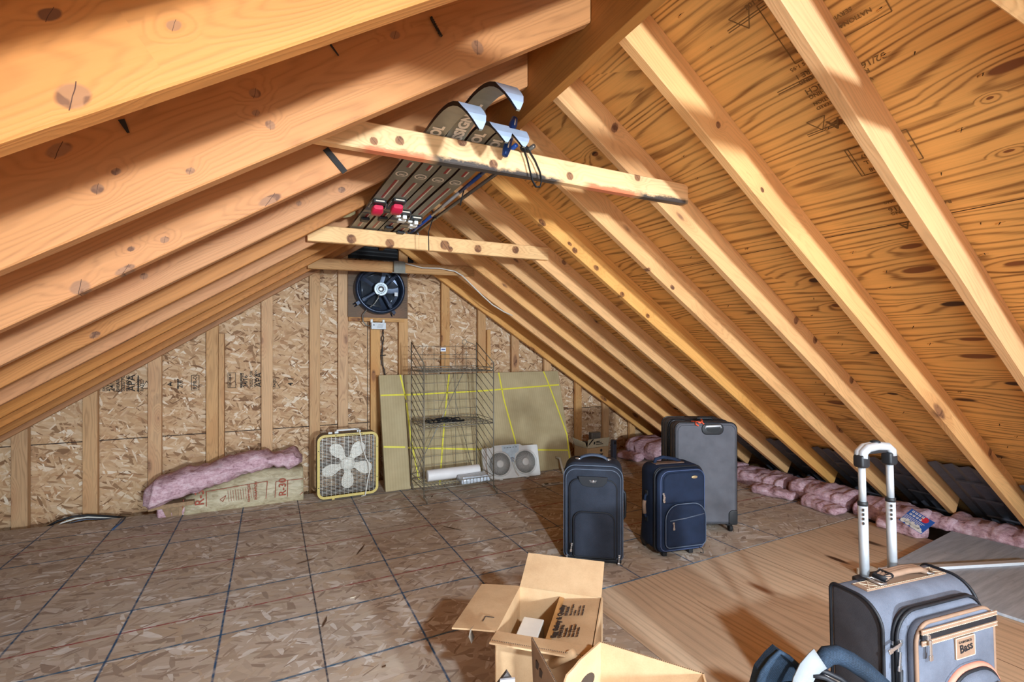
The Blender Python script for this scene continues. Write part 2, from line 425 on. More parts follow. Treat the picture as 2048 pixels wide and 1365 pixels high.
# ------------------------------------------------------------------ shell
Y0 = -3.9
bm = B()     # floor: OSB deck, plywood deck butted to it, and the ceiling below past its edges
box(bm, (0, 0, 0), (1, 1, 1)); bm.clear()
def deck(poly, z1, mi, th=.019):
    prism(bm, [(a, b, z1 - th) for a, b in poly], (0, 0, th), mi)
deck([(-2.3, 4.53), (-2.3, Y0), (1.40, Y0), (1.40, 2.0), (3.93, 2.01), (3.95, YW - .02), (1.2, YW - .02), (.5, 4.45), (-.9, 4.44)], 0, 0)
deck([(1.403, Y0), (3.86, Y0), (3.86, 1.997), (1.403, 1.997)], -.001, 1)
deck([(-3.4, Y0), (5.3, Y0), (5.3, 4.8), (-3.4, 4.8)], -.2, 2)
M_DRY = plain('drywall_back', (120, 108, 96), .9)
floor = obj('floor', bm, [M_FLOOR, M_FPLY, M_DRY]); floor['kind'] = 'structure'

bm = B()     # gable wall
def zu(X): return ZA + (VOFF if X >= XR else VOFL) - SL * abs(X - XR)
eL, eR = XR - 4.0, XR + 4.0
prism(bm, [(eL, YW, -.25), (eL, YW, zu(eL)), (XR, YW, zu(XR)), (eR, YW, zu(eR)), (eR, YW, -.25)], (0, .012, 0), 0)
# grade stamps printed on the sheathing (sideways, upright strings)
def wst(px, py, s, size, up=True, bold=.0006):
    p = onY(px, py, YW - .0012)
    ax = (0, 0, 1) if up else (1, 0, 0); ay = (-1, 0, 0) if up else (0, 0, 1)
    text_into(bm, s, MX(p, ax, ay), size, 1, bold)
for i, (px, s, sz) in enumerate([(200, 'PS 2-92', .03), (210, 'EXPOSURE 1', .022), (219, 'WALL-16oc', .036), (229, '24/16', .05), (239, 'SHEATHING', .03), (249, 'SIZED FOR', .03), (259, 'SPACING', .03), (270, 'APA', .07), (279, '7/16 INCH', .024), (287, 'RATED', .03)]):
    wst(px, 783, s, sz)
for px, s, sz in [(462, 'HUD-UM-40', .022), (487, 'SPACING', .03), (495, '24/16', .045), (505, 'SIZED FOR', .03), (513, 'WALL-16oc', .03), (523, 'APA', .07), (545, '7/16 INCH', .024), (551, 'RATED', .026)]:
    wst(px, 775, s, sz)
for px, py, s, sz, up in [(345, 773, 'A', .05, True), (365, 777, '2 6', .05, True), (394, 779, 'RPR-01', .042, True), (586, 772, '4 1', .06, True), (634, 770, '24', .055, True)]:
    wst(px, py, s, sz, up)
def wframe(px0, py0, px1, py1, w=.004):
    a = onY(px0, py1, YW - .001); b = onY(px1, py0, YW - .001)
    for (x0, z0, x1, z1) in ((a.x, a.z, b.x, a.z), (a.x, b.z, b.x, b.z), (a.x, a.z, a.x, b.z), (b.x, a.z, b.x, b.z)):
        box(bm, ((x0 + x1) / 2, YW - .001, (z0 + z1) / 2), (abs(x1 - x0) + w, .0008, abs(z1 - z0) + w), None, 1)
wframe(383, 751, 398, 781); wframe(456, 746, 471, 776); wframe(236, 754, 243, 784); wframe(340, 764, 342, 772); wframe(355, 759, 357, 778); wframe(481, 747, 483, 776); wframe(276, 752, 277, 784)
for px in (293, 552):      # triangle marks
    p = onY(px, 770, YW - .001); k = .03
    T = [(p.x - k, p.z - k), (p.x + k, p.z - k), (p.x, p.z + k)]
    for (a, b) in zip(T, T[1:] + T[:1]):
        m_ = Vector(((a[0] + b[0]) / 2, YW - .001, (a[1] + b[1]) / 2)); L = math.dist(a, b)
        box(bm, m_, (L, .0008, .004), roty(-math.atan2(b[1] - a[1], b[0] - a[0])), 1)
wall = obj('wall_back', bm, [M_OSB, M_INKB]); wall['kind'] = 'structure'

bm = B()     # both roof slopes with shiners (nail points) coming through
def slope_pt(side, v, y, d=0):     # v metres down the slope from the ridge along the sheathing face; d below it
    return Vector((XR + side * (v * CS - d * SN), y, ZA + (VOFF if side > 0 else VOFL) - v * SN - d * CS))
for side in (-1, 1):
    a, b = slope_pt(side, 0, Y0), slope_pt(side, 5.15, Y0)
    c_, d_ = slope_pt(side, 5.15, Y0, -.016), slope_pt(side, 0, Y0, -.016)
    prism(bm, [a, b, c_, d_], (0, YW + .012 - Y0, 0), 0)
rn = random.Random(3)
for side, YY in ((1, [.365] + RY), (-1, LY)):
    for i in range(len(YY) - 1):
        ya, yb = YY[i] + RT, YY[i + 1]
        for v in [k * .148 + .16 for k in range(30)]:
            for q in range(rn.choice((0, 1, 1, 2)) if side > 0 else rn.choice((0, 0, 1))):
                y = rn.uniform(ya + .02, yb - .02); vv_ = v + rn.uniform(-.02, .02); n_ = rn.uniform(.006, .016)
                p = slope_pt(side, vv_, y, -.001); e = slope_pt(side, vv_ + rn.uniform(-.004, .004), y + rn.uniform(-.004, .004), n_)
                tube(bm, [p, e], .0016, 5, False, 2, rr=[.0019, .0008])
                if rn.random() < .5:      # splinter lifted beside the nail
                    s0 = slope_pt(side, vv_, y - .012, .001); s1 = slope_pt(side, vv_ + .002, y + .012, .004)
                    tube(bm, [s0, s1], .002, 4, False, 3, rr=[.0007, .003])
# grade stamps on the plywood, upside down from here
def cst(v, y, s, size, bold=.0001):
    p = slope_pt(1, v, y, .0012)
    text_into(bm, s, MX(p, (0, 1, 0), (CS, 0, -SN)), size, 1, bold, 'RIGHT')
def cbox(v0, v1, y0, y1, w=.0026):
    for (a, b) in (((v0, y0), (v1, y0)), ((v0, y1), (v1, y1)), ((v0, y0), (v0, y1)), ((v1, y0), (v1, y1))):
        A = slope_pt(1, a[0], a[1], .0008); Bq = slope_pt(1, b[0], b[1], .0008)
        dv = (Bq - A); n = Vector((-SN, 0, -CS)); side_ = dv.cross(n).normalized() * w / 2
        prism(bm, [A - side_, A + side_, Bq + side_, Bq - side_], n * .0006, 1)
STAMPS = []
def stamp(px, py, lines_):
    d = ray(px, py)        # hit on the right sheathing plane
    k = (ZA + VOFF + SL * XR - CAMH) / (d.z + SL * d.x)
    p = Vector((d.x * k, d.y * k, CAMH + d.z * k)); v = (p.x - XR) / CS
    for s, sz, dv in lines_:
        cst(v - dv, p.y, s, sz)
    return v, p.y
stamp(1645, 235, [('APA', .062, -.02), ('THE ENGINEERED', .017, .045), ('WOOD ASSOCIATION', .017, .065), ('RATED SHEATHING', .02, .095), ('32/16   15/32 INCH', .028, .12), ('SIZED FOR SPACING', .018, .155), ('EXPOSURE 1', .024, .18), ('PS 1-95', .018, .21)])
v, y = stamp(1735, 335, [('PRP-108', .024, -.005), ('MILL', .022, .03), ('357', .022, .06)])
cbox(v - .1, v + .03, y + .02, y - .13); cbox(v - .1, v + .03, y + .03, y - .15, .003)
v, y = stamp(1590, 100, [('NATIONAL EVALUATION', .018, 0), ('SERVICE COMMITTEE', .018, .03), ('HUD-MR 43', .018, .06), ('NER QA397', .018, .09), ('CABO', .05, .125)])
cbox(v - .18, v + .04, y + .02, y - .24)
v, y = stamp(1790, 440, [('APA', .055, -.02), ('RATED SHEATHING', .02, .04), ('32/16', .03, .065), ('SIZED FOR SPACING', .017, .1)])
v, y = stamp(1510, 45, [('PRP-108', .022, .06), ('EXPOSURE 1', .02, .1), ('SHEATHING', .03, .13)])
for (px, py, k) in ((1486, 38, .035), (1637, 247, .03)):
    d = ray(px, py); q = (ZA + VOFF + SL * XR - CAMH) / (d.z + SL * d.x); p = d * q; v = (p.x - XR) / CS; y = p.y
    T = [(v + k, y), (v - k * .7, y + k), (v - k * .7, y - k)]
    for a, b in zip(T, T[1:] + T[:1]):
        A = slope_pt(1, a[0], a[1], .0008); Bq = slope_pt(1, b[0], b[1], .0008); n = Vector((-SN, 0, -CS)); sd = (Bq - A).cross(n).normalized() * .0014
        prism(bm, [A - sd, A + sd, Bq + sd, Bq - sd], n * .0006, 1)
for px, py in ((1455, 62), (1555, 185), (1615, 270)):     # ruled ink lines beside the stamps
    d = ray(px, py); q = (ZA + VOFF + SL * XR - CAMH) / (d.z + SL * d.x); p = d * q; v = (p.x - XR) / CS; y = p.y
    for dv in (0, .008):
        A = slope_pt(1, v + dv, y, .0008); Bq = slope_pt(1, v + dv, y - .22, .0008); n = Vector((-SN, 0, -CS)); sd = (Bq - A).cross(n).normalized() * .0016
        prism(bm, [A - sd, A + sd, Bq + sd, Bq - sd], n * .0006, 1)
ceil = obj('ceiling', bm, [M_PLY, M_INK, M_STEEL, M_PLY]); ceil['kind'] = 'structure'

# ------------------------------------------------------------------ rafters
KN = {(-1, 0): [(145, 192, 40, 34), (100, 28, 28, 17), (350, 50, 7, 6)], (-1, 1): [(510, 186, 14, 12), (512, 225, 10, 8), (541, 250, 11, 13), (195, 379, 15, 13), (232, 343, 9, 8), (955, 95, 16, 20), (790, 70, 14, 10), (118, 300, 30, 18), (380, 342, 9, 5)],
      (-1, 2): [(160, 575, 22, 18), (330, 480, 10, 9), (262, 498, 8, 7), (250, 540, 24, 10), (540, 400, 30, 12)], (-1, 3): [(288, 553, 9, 8), (683, 380, 9, 8), (598, 407, 7, 6)], (-1, 4): [(190, 670, 12, 9)],
      (1, 0): [(1760, 350, 8, 7), (1945, 745, 7, 6)], (1, 1): [(1525, 380, 8, 7), (1436, 250, 8, 10), (1872, 965, 12, 16), (1980, 905, 10, 14)], (1, 2): [(1230, 255, 10, 16), (1592, 640, 9, 14), (1630, 680, 9, 12), (1703, 760, 9, 12)],
      (1, 3): [(1298, 540, 6, 6), (1345, 575, 8, 6)], (1, 4): [(1140, 488, 7, 5), (1150, 501, 9, 8), (1193, 536, 9, 7), (1245, 589, 8, 7), (1296, 632, 7, 6), (1085, 445, 12, 8)], (1, 5): [(1180, 655, 8, 7), (1128, 525, 8, 7)]}
def local_knots(side, i, y):
    X = Vector((side * CS, 0, -SN)); Z = Vector((side * SN, 0, CS)); o_ = Vector((XR + side * .0215, y, ZA - SL * .0215)); out = []
    for (px, py, ra, rc) in KN.get((side, i), ()):
        p = onY(px, py, y); f_ = p.y * math.cos(YAW) + p.x * math.sin(YAW); q = p - o_
        out.append((q.dot(X), q.dot(Z), max(.012, ra * f_ / FPX * .95), max(.008, rc * f_ / FPX * .85)))
    return out
def rafter(side, y, label, group, length=4.05, mat=M_LUM, seed=0):
    """local x runs down the rafter from the ridge, z up, y thickness"""
    bm = B(); rg = random.Random(seed); N = 26
    loops = []
    for i in range(N + 1):
        xx = length * i / N
        wob = (mnoise.noise((xx * 1.3, seed * 3.1, 0)) * .004); wb2 = (mnoise.noise((xx * 2.3, seed * 7.1, 4)) * .0016)
        z0, z1 = wb2, (RD if side > 0 else RDL) - .001; ya, yb = wob, RT + wob; b = .003
        if i == 0: x_b = x_t = 0
        sh = lambda z: (xx - z * SL if i == 0 else xx)     # plumb cut at the ridge
        loops.append([(sh(z), yy, z) for yy, z in ((ya + b, z0), (ya, z0 + b), (ya, z1), (yb, z1), (yb, z0 + b), (yb - b, z0))])
    loft(bm, loops, smooth=False)
    o = obj('rafter', bm, mat)
    o.location = (XR + side * .0215, y, ZA - SL * .0215)
    a = math.atan(SL)
    # x axis: (side*CS,0,-SN); y axis: (0,1,0); z: up-normal
    X = Vector((side * CS, 0, -SN)); Z = Vector((side * SN, 0, CS)); Yv = Vector((0, 1, 0))
    M = Matrix.Identity(4)
    for i in range(3): M[i][0] = X[i]; M[i][1] = Yv[i]; M[i][2] = Z[i]; M[i][3] = o.location[i]
    if side < 0:        # keep a right-handed frame: mirror thickness
        for i in range(3): M[i][1] = -Yv[i]
        M[1][3] = y + RT
    o.matrix_world = M
    return tag(o, label, 'rafter', group)
LN = ['nearest left rafter, its big cracked knot in the top-left corner', 'second left rafter from the camera, passing just before the painted collar tie', 'third left rafter from the camera, carrying the left end of the painted collar tie']
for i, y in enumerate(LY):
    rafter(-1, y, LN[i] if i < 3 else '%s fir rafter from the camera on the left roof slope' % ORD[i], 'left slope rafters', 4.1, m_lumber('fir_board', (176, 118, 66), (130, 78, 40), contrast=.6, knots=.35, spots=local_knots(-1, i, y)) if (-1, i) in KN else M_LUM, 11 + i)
RN = ['nearest right rafter, brightly lit, running to the right edge', 'second right rafter from the camera, chipped bark along its lower edge', 'third right rafter from the camera, under the right end of the painted collar tie']
for i, y in enumerate(RY):
    rafter(1, y, RN[i] if i < 3 else '%s fir rafter from the camera on the right roof slope' % ORD[i], 'right slope rafters', 4.1, m_lumber('fir_board', (222, 169, 110), (178, 115, 65), knots=.35, spots=local_knots(1, i, y)) if (1, i) in KN else M_LUMR, 41 + i)
# the pairs overhead, out of the frame, that shade the ones in view
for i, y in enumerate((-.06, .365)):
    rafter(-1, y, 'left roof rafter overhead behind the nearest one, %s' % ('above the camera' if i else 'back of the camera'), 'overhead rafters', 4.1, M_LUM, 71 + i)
    rafter(1, y, 'right roof rafter overhead behind the nearest one, %s' % ('above the camera' if i else 'back of the camera'), 'overhead rafters', 4.1, M_LUMR, 81 + i)

def mark(pa, pb, y, w, name, label, mat, tw=1.0):
    a, b_ = onY(pa[0], pa[1], y - .002), onY(pb[0], pb[1], y - .002); bm = B(); d = b_ - a; s_ = Vector((-d.z, 0, d.x)).normalized() * w / 2
    prism(bm, [a - s_, a + s_, b_ + s_ * tw, b_ - s_ * tw], (0, -.003, 0)); return tag(obj(name, bm, mat), label, 'mark' if 'mark' in name else 'nail', None)
mark((243, 240), (257, 266), LY[1], .012, 'nail_tip', 'thick dark nail tip low on the second left rafter below the big knot', M_INKB, .4)
mark((661, 90), (677, 112), LY[1], .004, 'nail_tip', 'thin dark nail tip near the top of the second left rafter', M_INKB, .6)
mark((651, 298), (690, 345), LY[2], .02, 'pencil_mark', 'thick black marker stroke across the third left rafter under the painted tie', M_INKB)
bm = B()
box(bm, (0, 0, 0), (YW - Y0 - .06, .038, .29))
rb = obj('ridge_board', bm, m_lumber('ridge_lumber', (160, 112, 68), (112, 70, 40)), bevel=.003)
rb.location = (XR, (YW - .06 + Y0) / 2, 2.196 + .145); rb.rotation_euler = (0, 0, PI / 2)
tag(rb, 'long brown ridge board along the peak where both rafter rows meet', 'ridge board')

# collar ties
def tie(name_label, p0, p1, yf, z0, z1, mats, rough_ends=True, th=.038, h=.09, seed=1, marks=None):
    L = (Vector((p1, 0, z1)) - Vector((p0, 0, z0))).length
    bm = B(); N = 14; loops = []
    for i in range(N + 1):
        xx = L * i / N; w = mnoise.noise((xx * 2, seed, 0)) * .003; b = .004
        loops.append([(xx, yy, zz + w) for yy, zz in ((b, 0), (0, b), (0, h - b), (b, h), (th - b, h), (th, h - b), (th, b), (th - b, 0))])
    loft(bm, loops, smooth=False)
    o = obj('collar_tie', bm, mats)
    o.location = (p0, yf, z0); o.rotation_euler = (0, -math.atan2(z1 - z0, p1 - p0), 0)
    return tag(o, name_label, 'collar tie', 'collar ties')
# painted tie: black and red smears along the lower edge
tm = m_lumber('painted_tie_lumber', (236, 192, 138), (200, 142, 86), contrast=.6, knots=.2, spots=TK([(800, 281, 7), (987, 331, 8), (748, 281, 6), (1275, 360, 7), (1140, 357, 7), (925, 284, 8)], 1.579, .11, 1.9))
nt = tm.node_tree; pb = nt.nodes['Principled BSDF']; src = pb.inputs['Base Color'].links[0].from_socket
T = NT.__new__(NT); T.m = tm; T.t = nt; T.n = nt.nodes; T.b = pb
oo = T.obj(); x, y, z = T.sep(oo)
edge = T.ma('SUBTRACT', .026, T.ma('ADD', z, T.ma('MULTIPLY', T.ma('SUBTRACT', T.noise(T.map(oo, (9, 20, 20)), 1.5, 4, .7), .5), .05)))
def span(a, b_, sft=.05): return T.ma('MULTIPLY', T.ramp(T.ma('DIVIDE', T.ma('SUBTRACT', x, a), sft), (0, 0.0), (1, 1.0)), T.ramp(T.ma('DIVIDE', T.ma('SUBTRACT', b_, x), sft), (0, 0.0), (1, 1.0)))
low = T.ramp(T.ma('MULTIPLY', edge, 40), (.2, 0.0), (.7, 1.0))
blk = T.ma('MULTIPLY', low, T.ma('MAXIMUM', span(.36, .93), span(1.28, 1.62)))
red = T.ma('MULTIPLY', low, T.ma('MAXIMUM', span(.12, .40), span(1.0, 1.32)))
c1 = T.mix(T.ma('MULTIPLY', red, .75), src, lin((206, 84, 52))); c2 = T.mix(T.ma('MULTIPLY', blk, .95), c1, lin((44, 46, 52)))
nt.links.new(c2, pb.inputs['Base Color'])
tie('pale collar tie with black and red paint smeared along its lower edge, holding ski tips', .11, 1.70, RY[2] - .039, 1.896, 1.916, tm, seed=2)
tie('plain knotty collar tie holding the ski tails, in front of the exhaust fan', .175, 1.71, RY[5] - .039, 1.846, 1.866, M_TIE, seed=5)
tie('dim collar tie right above the exhaust fan with the grey junction box', .255, 1.68, RY[8] - .039, 1.892, 1.924, M_STUD, seed=8)
tie('collar tie overhead, above the camera and out of the frame', .1, 1.75, .365 - .039, 1.85, 1.86, M_TIE, seed=9)

# gable studs
def stud(px, label, w=.038, px_top=None, ztop=None, d=.088, yf=YS, lean=0, mat=None):
    c = onY(px, 800, yf); zt = ztop if ztop else min(ZA - SL * abs(c.x + s_ * w / 2 - XR) for s_ in (-1, 1)) + .1
    bm = B(); L = zt + .18; box(bm, (L / 2, 0, 0), (L, w, d))
    o = obj('wall_stud', bm, mat or M_STUD, bevel=.003)
    o.location = (c.x, yf + d / 2, -.18); o.rotation_euler = (0, -PI / 2, 0)
    return tag(o, label, 'wall stud', 'gable wall studs')
SL_ = [(36, 'leftmost short stud of the gable wall, beside the frame edge', .055), (178, 'second gable stud from the left, where the cables lie', .048), (308, 'third gable stud from the left, at the left end of the insulation', .042),
       (424, 'narrow gable stud just left of the wider short board', .038), (534, 'gable stud rising behind the middle of the insulation bundle', .038), (630, 'gable stud directly above the box fan', .038),
       (687, 'gable stud at the left edge of the exhaust fan panel', .038), (752, 'short gable stud ending under the white control box', .038), (808, 'gable stud at the right edge of the exhaust fan panel', .045),
       (893, 'gable stud rising behind the middle of the wire rack', .038), (966, 'gable stud behind the right posts of the wire rack', .038), (1033, 'gable stud above the right half of the strapped carton', .038), (1098, 'short gable stud above the right end of the strapped carton', .036),
       (1160, 'gable stud right behind the small open box', .038), (1215, 'gable stud just right of the small open box', .038), (1268, 'lowest gable stud at right, beside the pink insulation', .038)]
for px, lb, w in SL_:
    stud(px, lb, w, ztop=1.5 if px == 752 else None)
stud(443, 'wide short board nailed beside a stud left of the box fan', .085, ztop=onY(443, 668, YS).z, d=.04)
stud(978, 'pale short board standing beside the stud behind the wire rack', .04, ztop=onY(978, 660, YS).z, d=.04)
bm = B(); box(bm, (0, 0, 0), (.52, .085, .038))      # block under the fan panel
o = obj('wall_blocking', bm, M_STUD, bevel=.002, loc=(.895, YS + .044, 1.53)); tag(o, 'short horizontal block between studs under the exhaust fan panel', 'wood block')

# ------------------------------------------------------------------ camera, light
cam = bpy.data.cameras.new('camera'); co = bpy.data.objects.new('camera', cam); COL.objects.link(co)
co.location = (0, 0, CAMH); co.rotation_euler = (PI / 2, 0, -YAW)
cam.sensor_width = 36; cam.lens = FPX / 2048 * 36; cam.shift_y = 15 / 2048; cam.clip_start = .02
S.camera = co
def lamp(name, loc, aim, power, rgb, radius, angle, blend):
    l = bpy.data.lights.new(name, 'SPOT'); l.energy = power; l.color = rgb; l.shadow_soft_size = radius; l.spot_size = math.radians(angle); l.spot_blend = blend
    o = bpy.data.objects.new(name, l); COL.objects.link(o); o.location = loc
    o.rotation_euler = (Vector(aim) - Vector(loc)).to_track_quat('-Z', 'Y').to_euler(); return o
lamp('flash_lamp', (.85, -3.2, 1.30), (1.5, 4.0, 1.25), 1180, (.76, .89, 1), .12, 96, 1.0)
lamp('second_flash_lamp', (.55, -.75, 1.74), (.75, 1.9, .0), 270, (.76, .89, 1), .05, 98, .8)
l = bpy.data.lights.new('added_fill_lamp', 'AREA'); l.energy = 42; l.color = (.8, .91, 1); l.shape = 'DISK'; l.size = 1.1  # unseen fill lamp added to brighten the right roof slope
o = bpy.data.objects.new('added_fill_lamp', l); COL.objects.link(o); o.location = (-.9, -1.3, .75); o.rotation_euler = (Vector((2.6, 1.6, 1.7)) - o.location).to_track_quat('-Z', 'Y').to_euler()
w = bpy.data.worlds.new('world'); S.world = w; w.use_nodes = True
w.node_tree.nodes['Background'].inputs[0].default_value = (.78, .9, 1, 1); w.node_tree.nodes['Background'].inputs[1].default_value = 2.0
S.view_settings.view_transform = 'Standard'; S.view_settings.look = 'None'; S.view_settings.gamma = 1; S.view_settings.exposure = 0
S.view_settings.use_curve_mapping = False
S.cycles.max_bounces = 5; S.cycles.diffuse_bounces = 4; S.cycles.glossy_bounces = 2; S.cycles.transmission_bounces = 2
S.cycles.use_adaptive_sampling = True; S.cycles.adaptive_threshold = .07; S.cycles.adaptive_min_samples = 20; S.cycles.use_denoising = True
# ------------------------------------------------------------------ things at the gable wall
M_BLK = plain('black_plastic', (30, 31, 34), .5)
M_RUB = plain('black_rubber', (24, 24, 26), .7)
M_GALV = plain('galvanised_steel', (140, 140, 134), .45, .7)
M_WHITE = plain('white_plastic', (226, 226, 222), .45, var=.04)
M_NAVYMET = plain('dark_fan_metal', (44, 54, 72), .28, .4, var=.2)
M_SILV = plain('silver_motor', (176, 186, 192), .35, .8)
M_CABW = plain('white_cable', (226, 222, 212), .5, var=.05)
M_DKWOOD = m_lumber('dark_stained_ply', (104, 80, 58), (62, 46, 34), contrast=.8)
M_LABEL = plain('paper_label', (214, 218, 222), .6, var=.04)
M_WIRE = plain('rack_wire', (128, 120, 106), .45, .3, var=.25, sc=14)

# exhaust fan
FX, FZ = .905, 1.806
ef = thing('exhaust_fan', 'round dark exhaust fan on a stained panel high on the gable wall', 'exhaust fan', (FX, 4.61, FZ))
bm = B()      # panel with a round hole
n = 48; R0 = .2
sq = []; ci = []
for k in range(n):
    a = 2 * PI * k / n; c_, s_ = math.cos(a), math.sin(a); m_ = max(abs(c_), abs(s_))
    ci.append((R0 * c_, R0 * s_)); sq.append((.277 * c_ / m_, .26 * s_ / m_ - (.0 if s_ > 0 else -.0)))
V = [[bm.verts.new((x, y, z)) for x, z in L] for y in (-.012, 0) for L in (ci, sq)]
for a, b in ((0, 1), (1, 3), (3, 2), (2, 0)):
    for k in range(n): bm.faces.new((V[a][k], V[a][(k + 1) % n], V[b][(k + 1) % n], V[b][k]))
obj('mounting_panel', bm, M_DKWOOD, ef)
bm = B(); lathe(bm, [(.2, .0), (.228, -.012), (.234, -.03), (.232, -.1), (.222, -.125), (.206, -.128), (.198, -.118), (.194, -.06), (.19, .02), (.2, .02)], n=48, axis='Y')
obj('shroud', bm, M_NAVYMET, ef, smooth=True)
bm = B()
for k in range(7):      # outside shutter; its pale colour paints in the daylight between the blades
    box(bm, (0, .05, -.165 + k * .055), (.42, .004, .058), rotx(.5))
obj('shutter', bm, plain('shutter_daylit_grey', (214, 222, 232), .5), ef, label='shutter slats behind the blades, coloured to look daylit')
bm = B()
for k in range(5):
    a0 = 2 * PI * k / 5 + .5; loops = []
    for i in range(9):
        r = .04 + .146 * i / 8; w = .30 + .75 * math.sin(min(1, i / 6) * PI / 2)
        loops.append([(r, w * -.5), (r, w * .5)])
    P = []
    for L in loops:
        row = []
        for r, da in L:
            a = a0 + da + r * 1.2; row.append(bm.verts.new((r * math.cos(a), -.02 + da * .05, r * math.sin(a))))
        row2 = [bm.verts.new(v.co + Vector((0, .002, 0))) for v in row]
        P.append(row + row2[::-1])
    for A, Bq in zip(P, P[1:]):
        for q in range(4): bm.faces.new((A[q], A[(q + 1) % 4], Bq[(q + 1) % 4], Bq[q]))
    bm.faces.new(P[0]); bm.faces.new(P[-1])
obj('blade_rotor', bm, plain('blade_metal', (84, 90, 100), .3, .5, var=.2), ef, smooth=True)
bm = B(); lathe(bm, [(.062, -.05), (.066, -.075), (.066, -.11), (.06, -.122), (.03, -.126)], n=36, axis='Y')
mot = obj('motor', bm, M_BLK, ef, smooth=True)
bm = B(); lathe(bm, [(.024, -.1275), (.025, -.131), (.0, -.132)] if 0 else [(.026, -.124), (.026, -.131), (.01, -.133)], n=24, axis='Y')
for k in range(24):
    a = 2 * PI * k / 24; box(bm, (.042 * math.cos(a), -.127, .042 * math.sin(a)), (.03, .008, .0055), roty(-a))
lathe(bm, [(.056, -.124), (.06, -.129), (.063, -.122), (.058, -.12)], n=30, axis='Y')
obj('motor_cap', bm, M_SILV, mot, label='silver slotted motor cap')
for a in (-2.55, -1.05, .75):
    bm = B()
    for dx in (-.012, .012):
        c_, s_ = math.cos(a), math.sin(a); ox, oz = -s_ * dx, c_ * dx
        tube(bm, [(c_ * .06 + ox, -.105, s_ * .06 + oz), (c_ * .2 + ox, -.11, s_ * .2 + oz), (c_ * .235 + ox, -.09, s_ * .235 + oz), (c_ * .245 + ox, -.02, s_ * .245 + oz), (c_ * .275 + ox, -.016, s_ * .275 + oz)], .006, 6)
    box(bm, (math.cos(a) * .16, -.108, math.sin(a) * .16), (.2, .003, .03), roty(-a))
    obj('bracket_arm', bm, M_NAVYMET, ef)
bm = B(); tube(bm, [(-.02, -.13, -.05), (-.03, -.14, -.09), (-.06, -.12, -.14), (-.12, -.09, -.19), (-.155, -.06, -.24), (-.15, -.05, -.30), (-.12, -.045, -.335), (-.075, -.045, -.345)], .006, 7)
obj('power_conduit', bm, M_GALV, ef)
bm = B(); box(bm, (.145, -.1, -.04), (.03, .003, .035)); obj('warning_sticker', bm, M_LABEL, ef)

# control box under the fan
cb = thing('control_box', 'small white metal control box under the exhaust fan', 'control box', (.895, 4.6, 1.466))
bm = B(); box(bm, (0, -.032, 0), (.135, .055, .062)); obj('housing', bm, plain('grey_enamel', (188, 194, 200), .4, .2), cb, bevel=.003)
for sx in (-.055, .055):
    bm = B(); box(bm, (sx, -.004, .045), (.02, .004, .035)); lathe(bm, [(.004, -.008), (.004, -.006)], (sx, 0, .05), 10, 'Y'); obj('mounting_ear', bm, M_WHITE, cb)
bm = B(); box(bm, (0, -.0605, 0), (.122, .001, .05)); box(bm, (-.045, -.0612, .008), (.012, .001, .008), None, 1)
for k in range(4): box(bm, (.02 - k * .004, -.0612, .012 - k * .01), (.05, .001, .002), None, 1)
obj('face_label', bm, [M_LABEL, M_INKB], cb)

# junction box and cables
jb = thing('junction_box', 'grey steel junction box screwed to the dim tie above the fan', 'junction box', (onY(798, 535, 4.07).x, 4.072, onY(798, 535, 4.07).z))
bm = B(); box(bm, (0, 0, .005), (.09, .05, .09)); obj('housing', bm, M_GALV, jb, bevel=.003)
bm = B(); box(bm, (0, -.027, -.006), (.096, .003, .092)); box(bm, (0, -.02, -.052), (.13, .03, .004)); obj('cover_plate', bm, plain('dull_steel', (128, 126, 116), .5, .5), jb)
P = lambda px, py, Y: tuple(onY(px, py, Y))
bm = B(); tube(bm, [P(809, 527, 4.06), P(822, 530, 4.05), P(845, 536, 4.055), P(880, 537, 4.05), P(910, 543, 4.05), P(925, 552, 4.06), P(945, 572, 4.128), P(965, 592, 4.128), P(985, 610, 4.128), P(1008, 624, 4.128), P(1030, 634, 4.15)], .006, 7)
tag(obj('electrical_cable', bm, M_CABW), 'white electrical cable running from the junction box down the right rafters', 'cable')
bm = B()
for dx in (0, .012):
    tube(bm, [(.955 + dx, 4.66, 1.445), (.965 - dx, 4.66, 1.40), (.945 + dx * 2, 4.665, 1.36), (.955, 4.66, 1.28), (.94 + dx, 4.66, 1.18), (.948 + dx, 4.66, 1.1), (.975 - dx, 4.66, 1.05), (.99, 4.66, .9)], .0035, 6)
tube(bm, [(.9, 4.655, 1.19), (.95, 4.655, 1.185), (.985, 4.655, 1.19)], .004, 6)
tag(obj('electrical_wire', bm, M_BLK), 'twisted black wires dangling below the white control box', 'wire')
bm = B(); tube(bm, [(1.12, 4.67, 1.52), (1.115, 4.665, 1.3), (1.125, 4.665, 1.2), (1.115, 4.665, 1.05), (1.1, 4.665, .95)], .0035, 6)
tag(obj('electrical_wire', bm, M_BLK), 'single dark wire beside the stud right of the fan panel', 'wire')
bm = B(); box(bm, (.935, 4.697, 2.24), (.66, .012, .26))  # black panel put in for the shade at the gable top
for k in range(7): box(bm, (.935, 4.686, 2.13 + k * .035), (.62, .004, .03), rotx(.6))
tag(obj('gable_shade_panel', bm, M_BLK), 'black slatted panel put in for the shade above the top collar tie', 'shade panel')

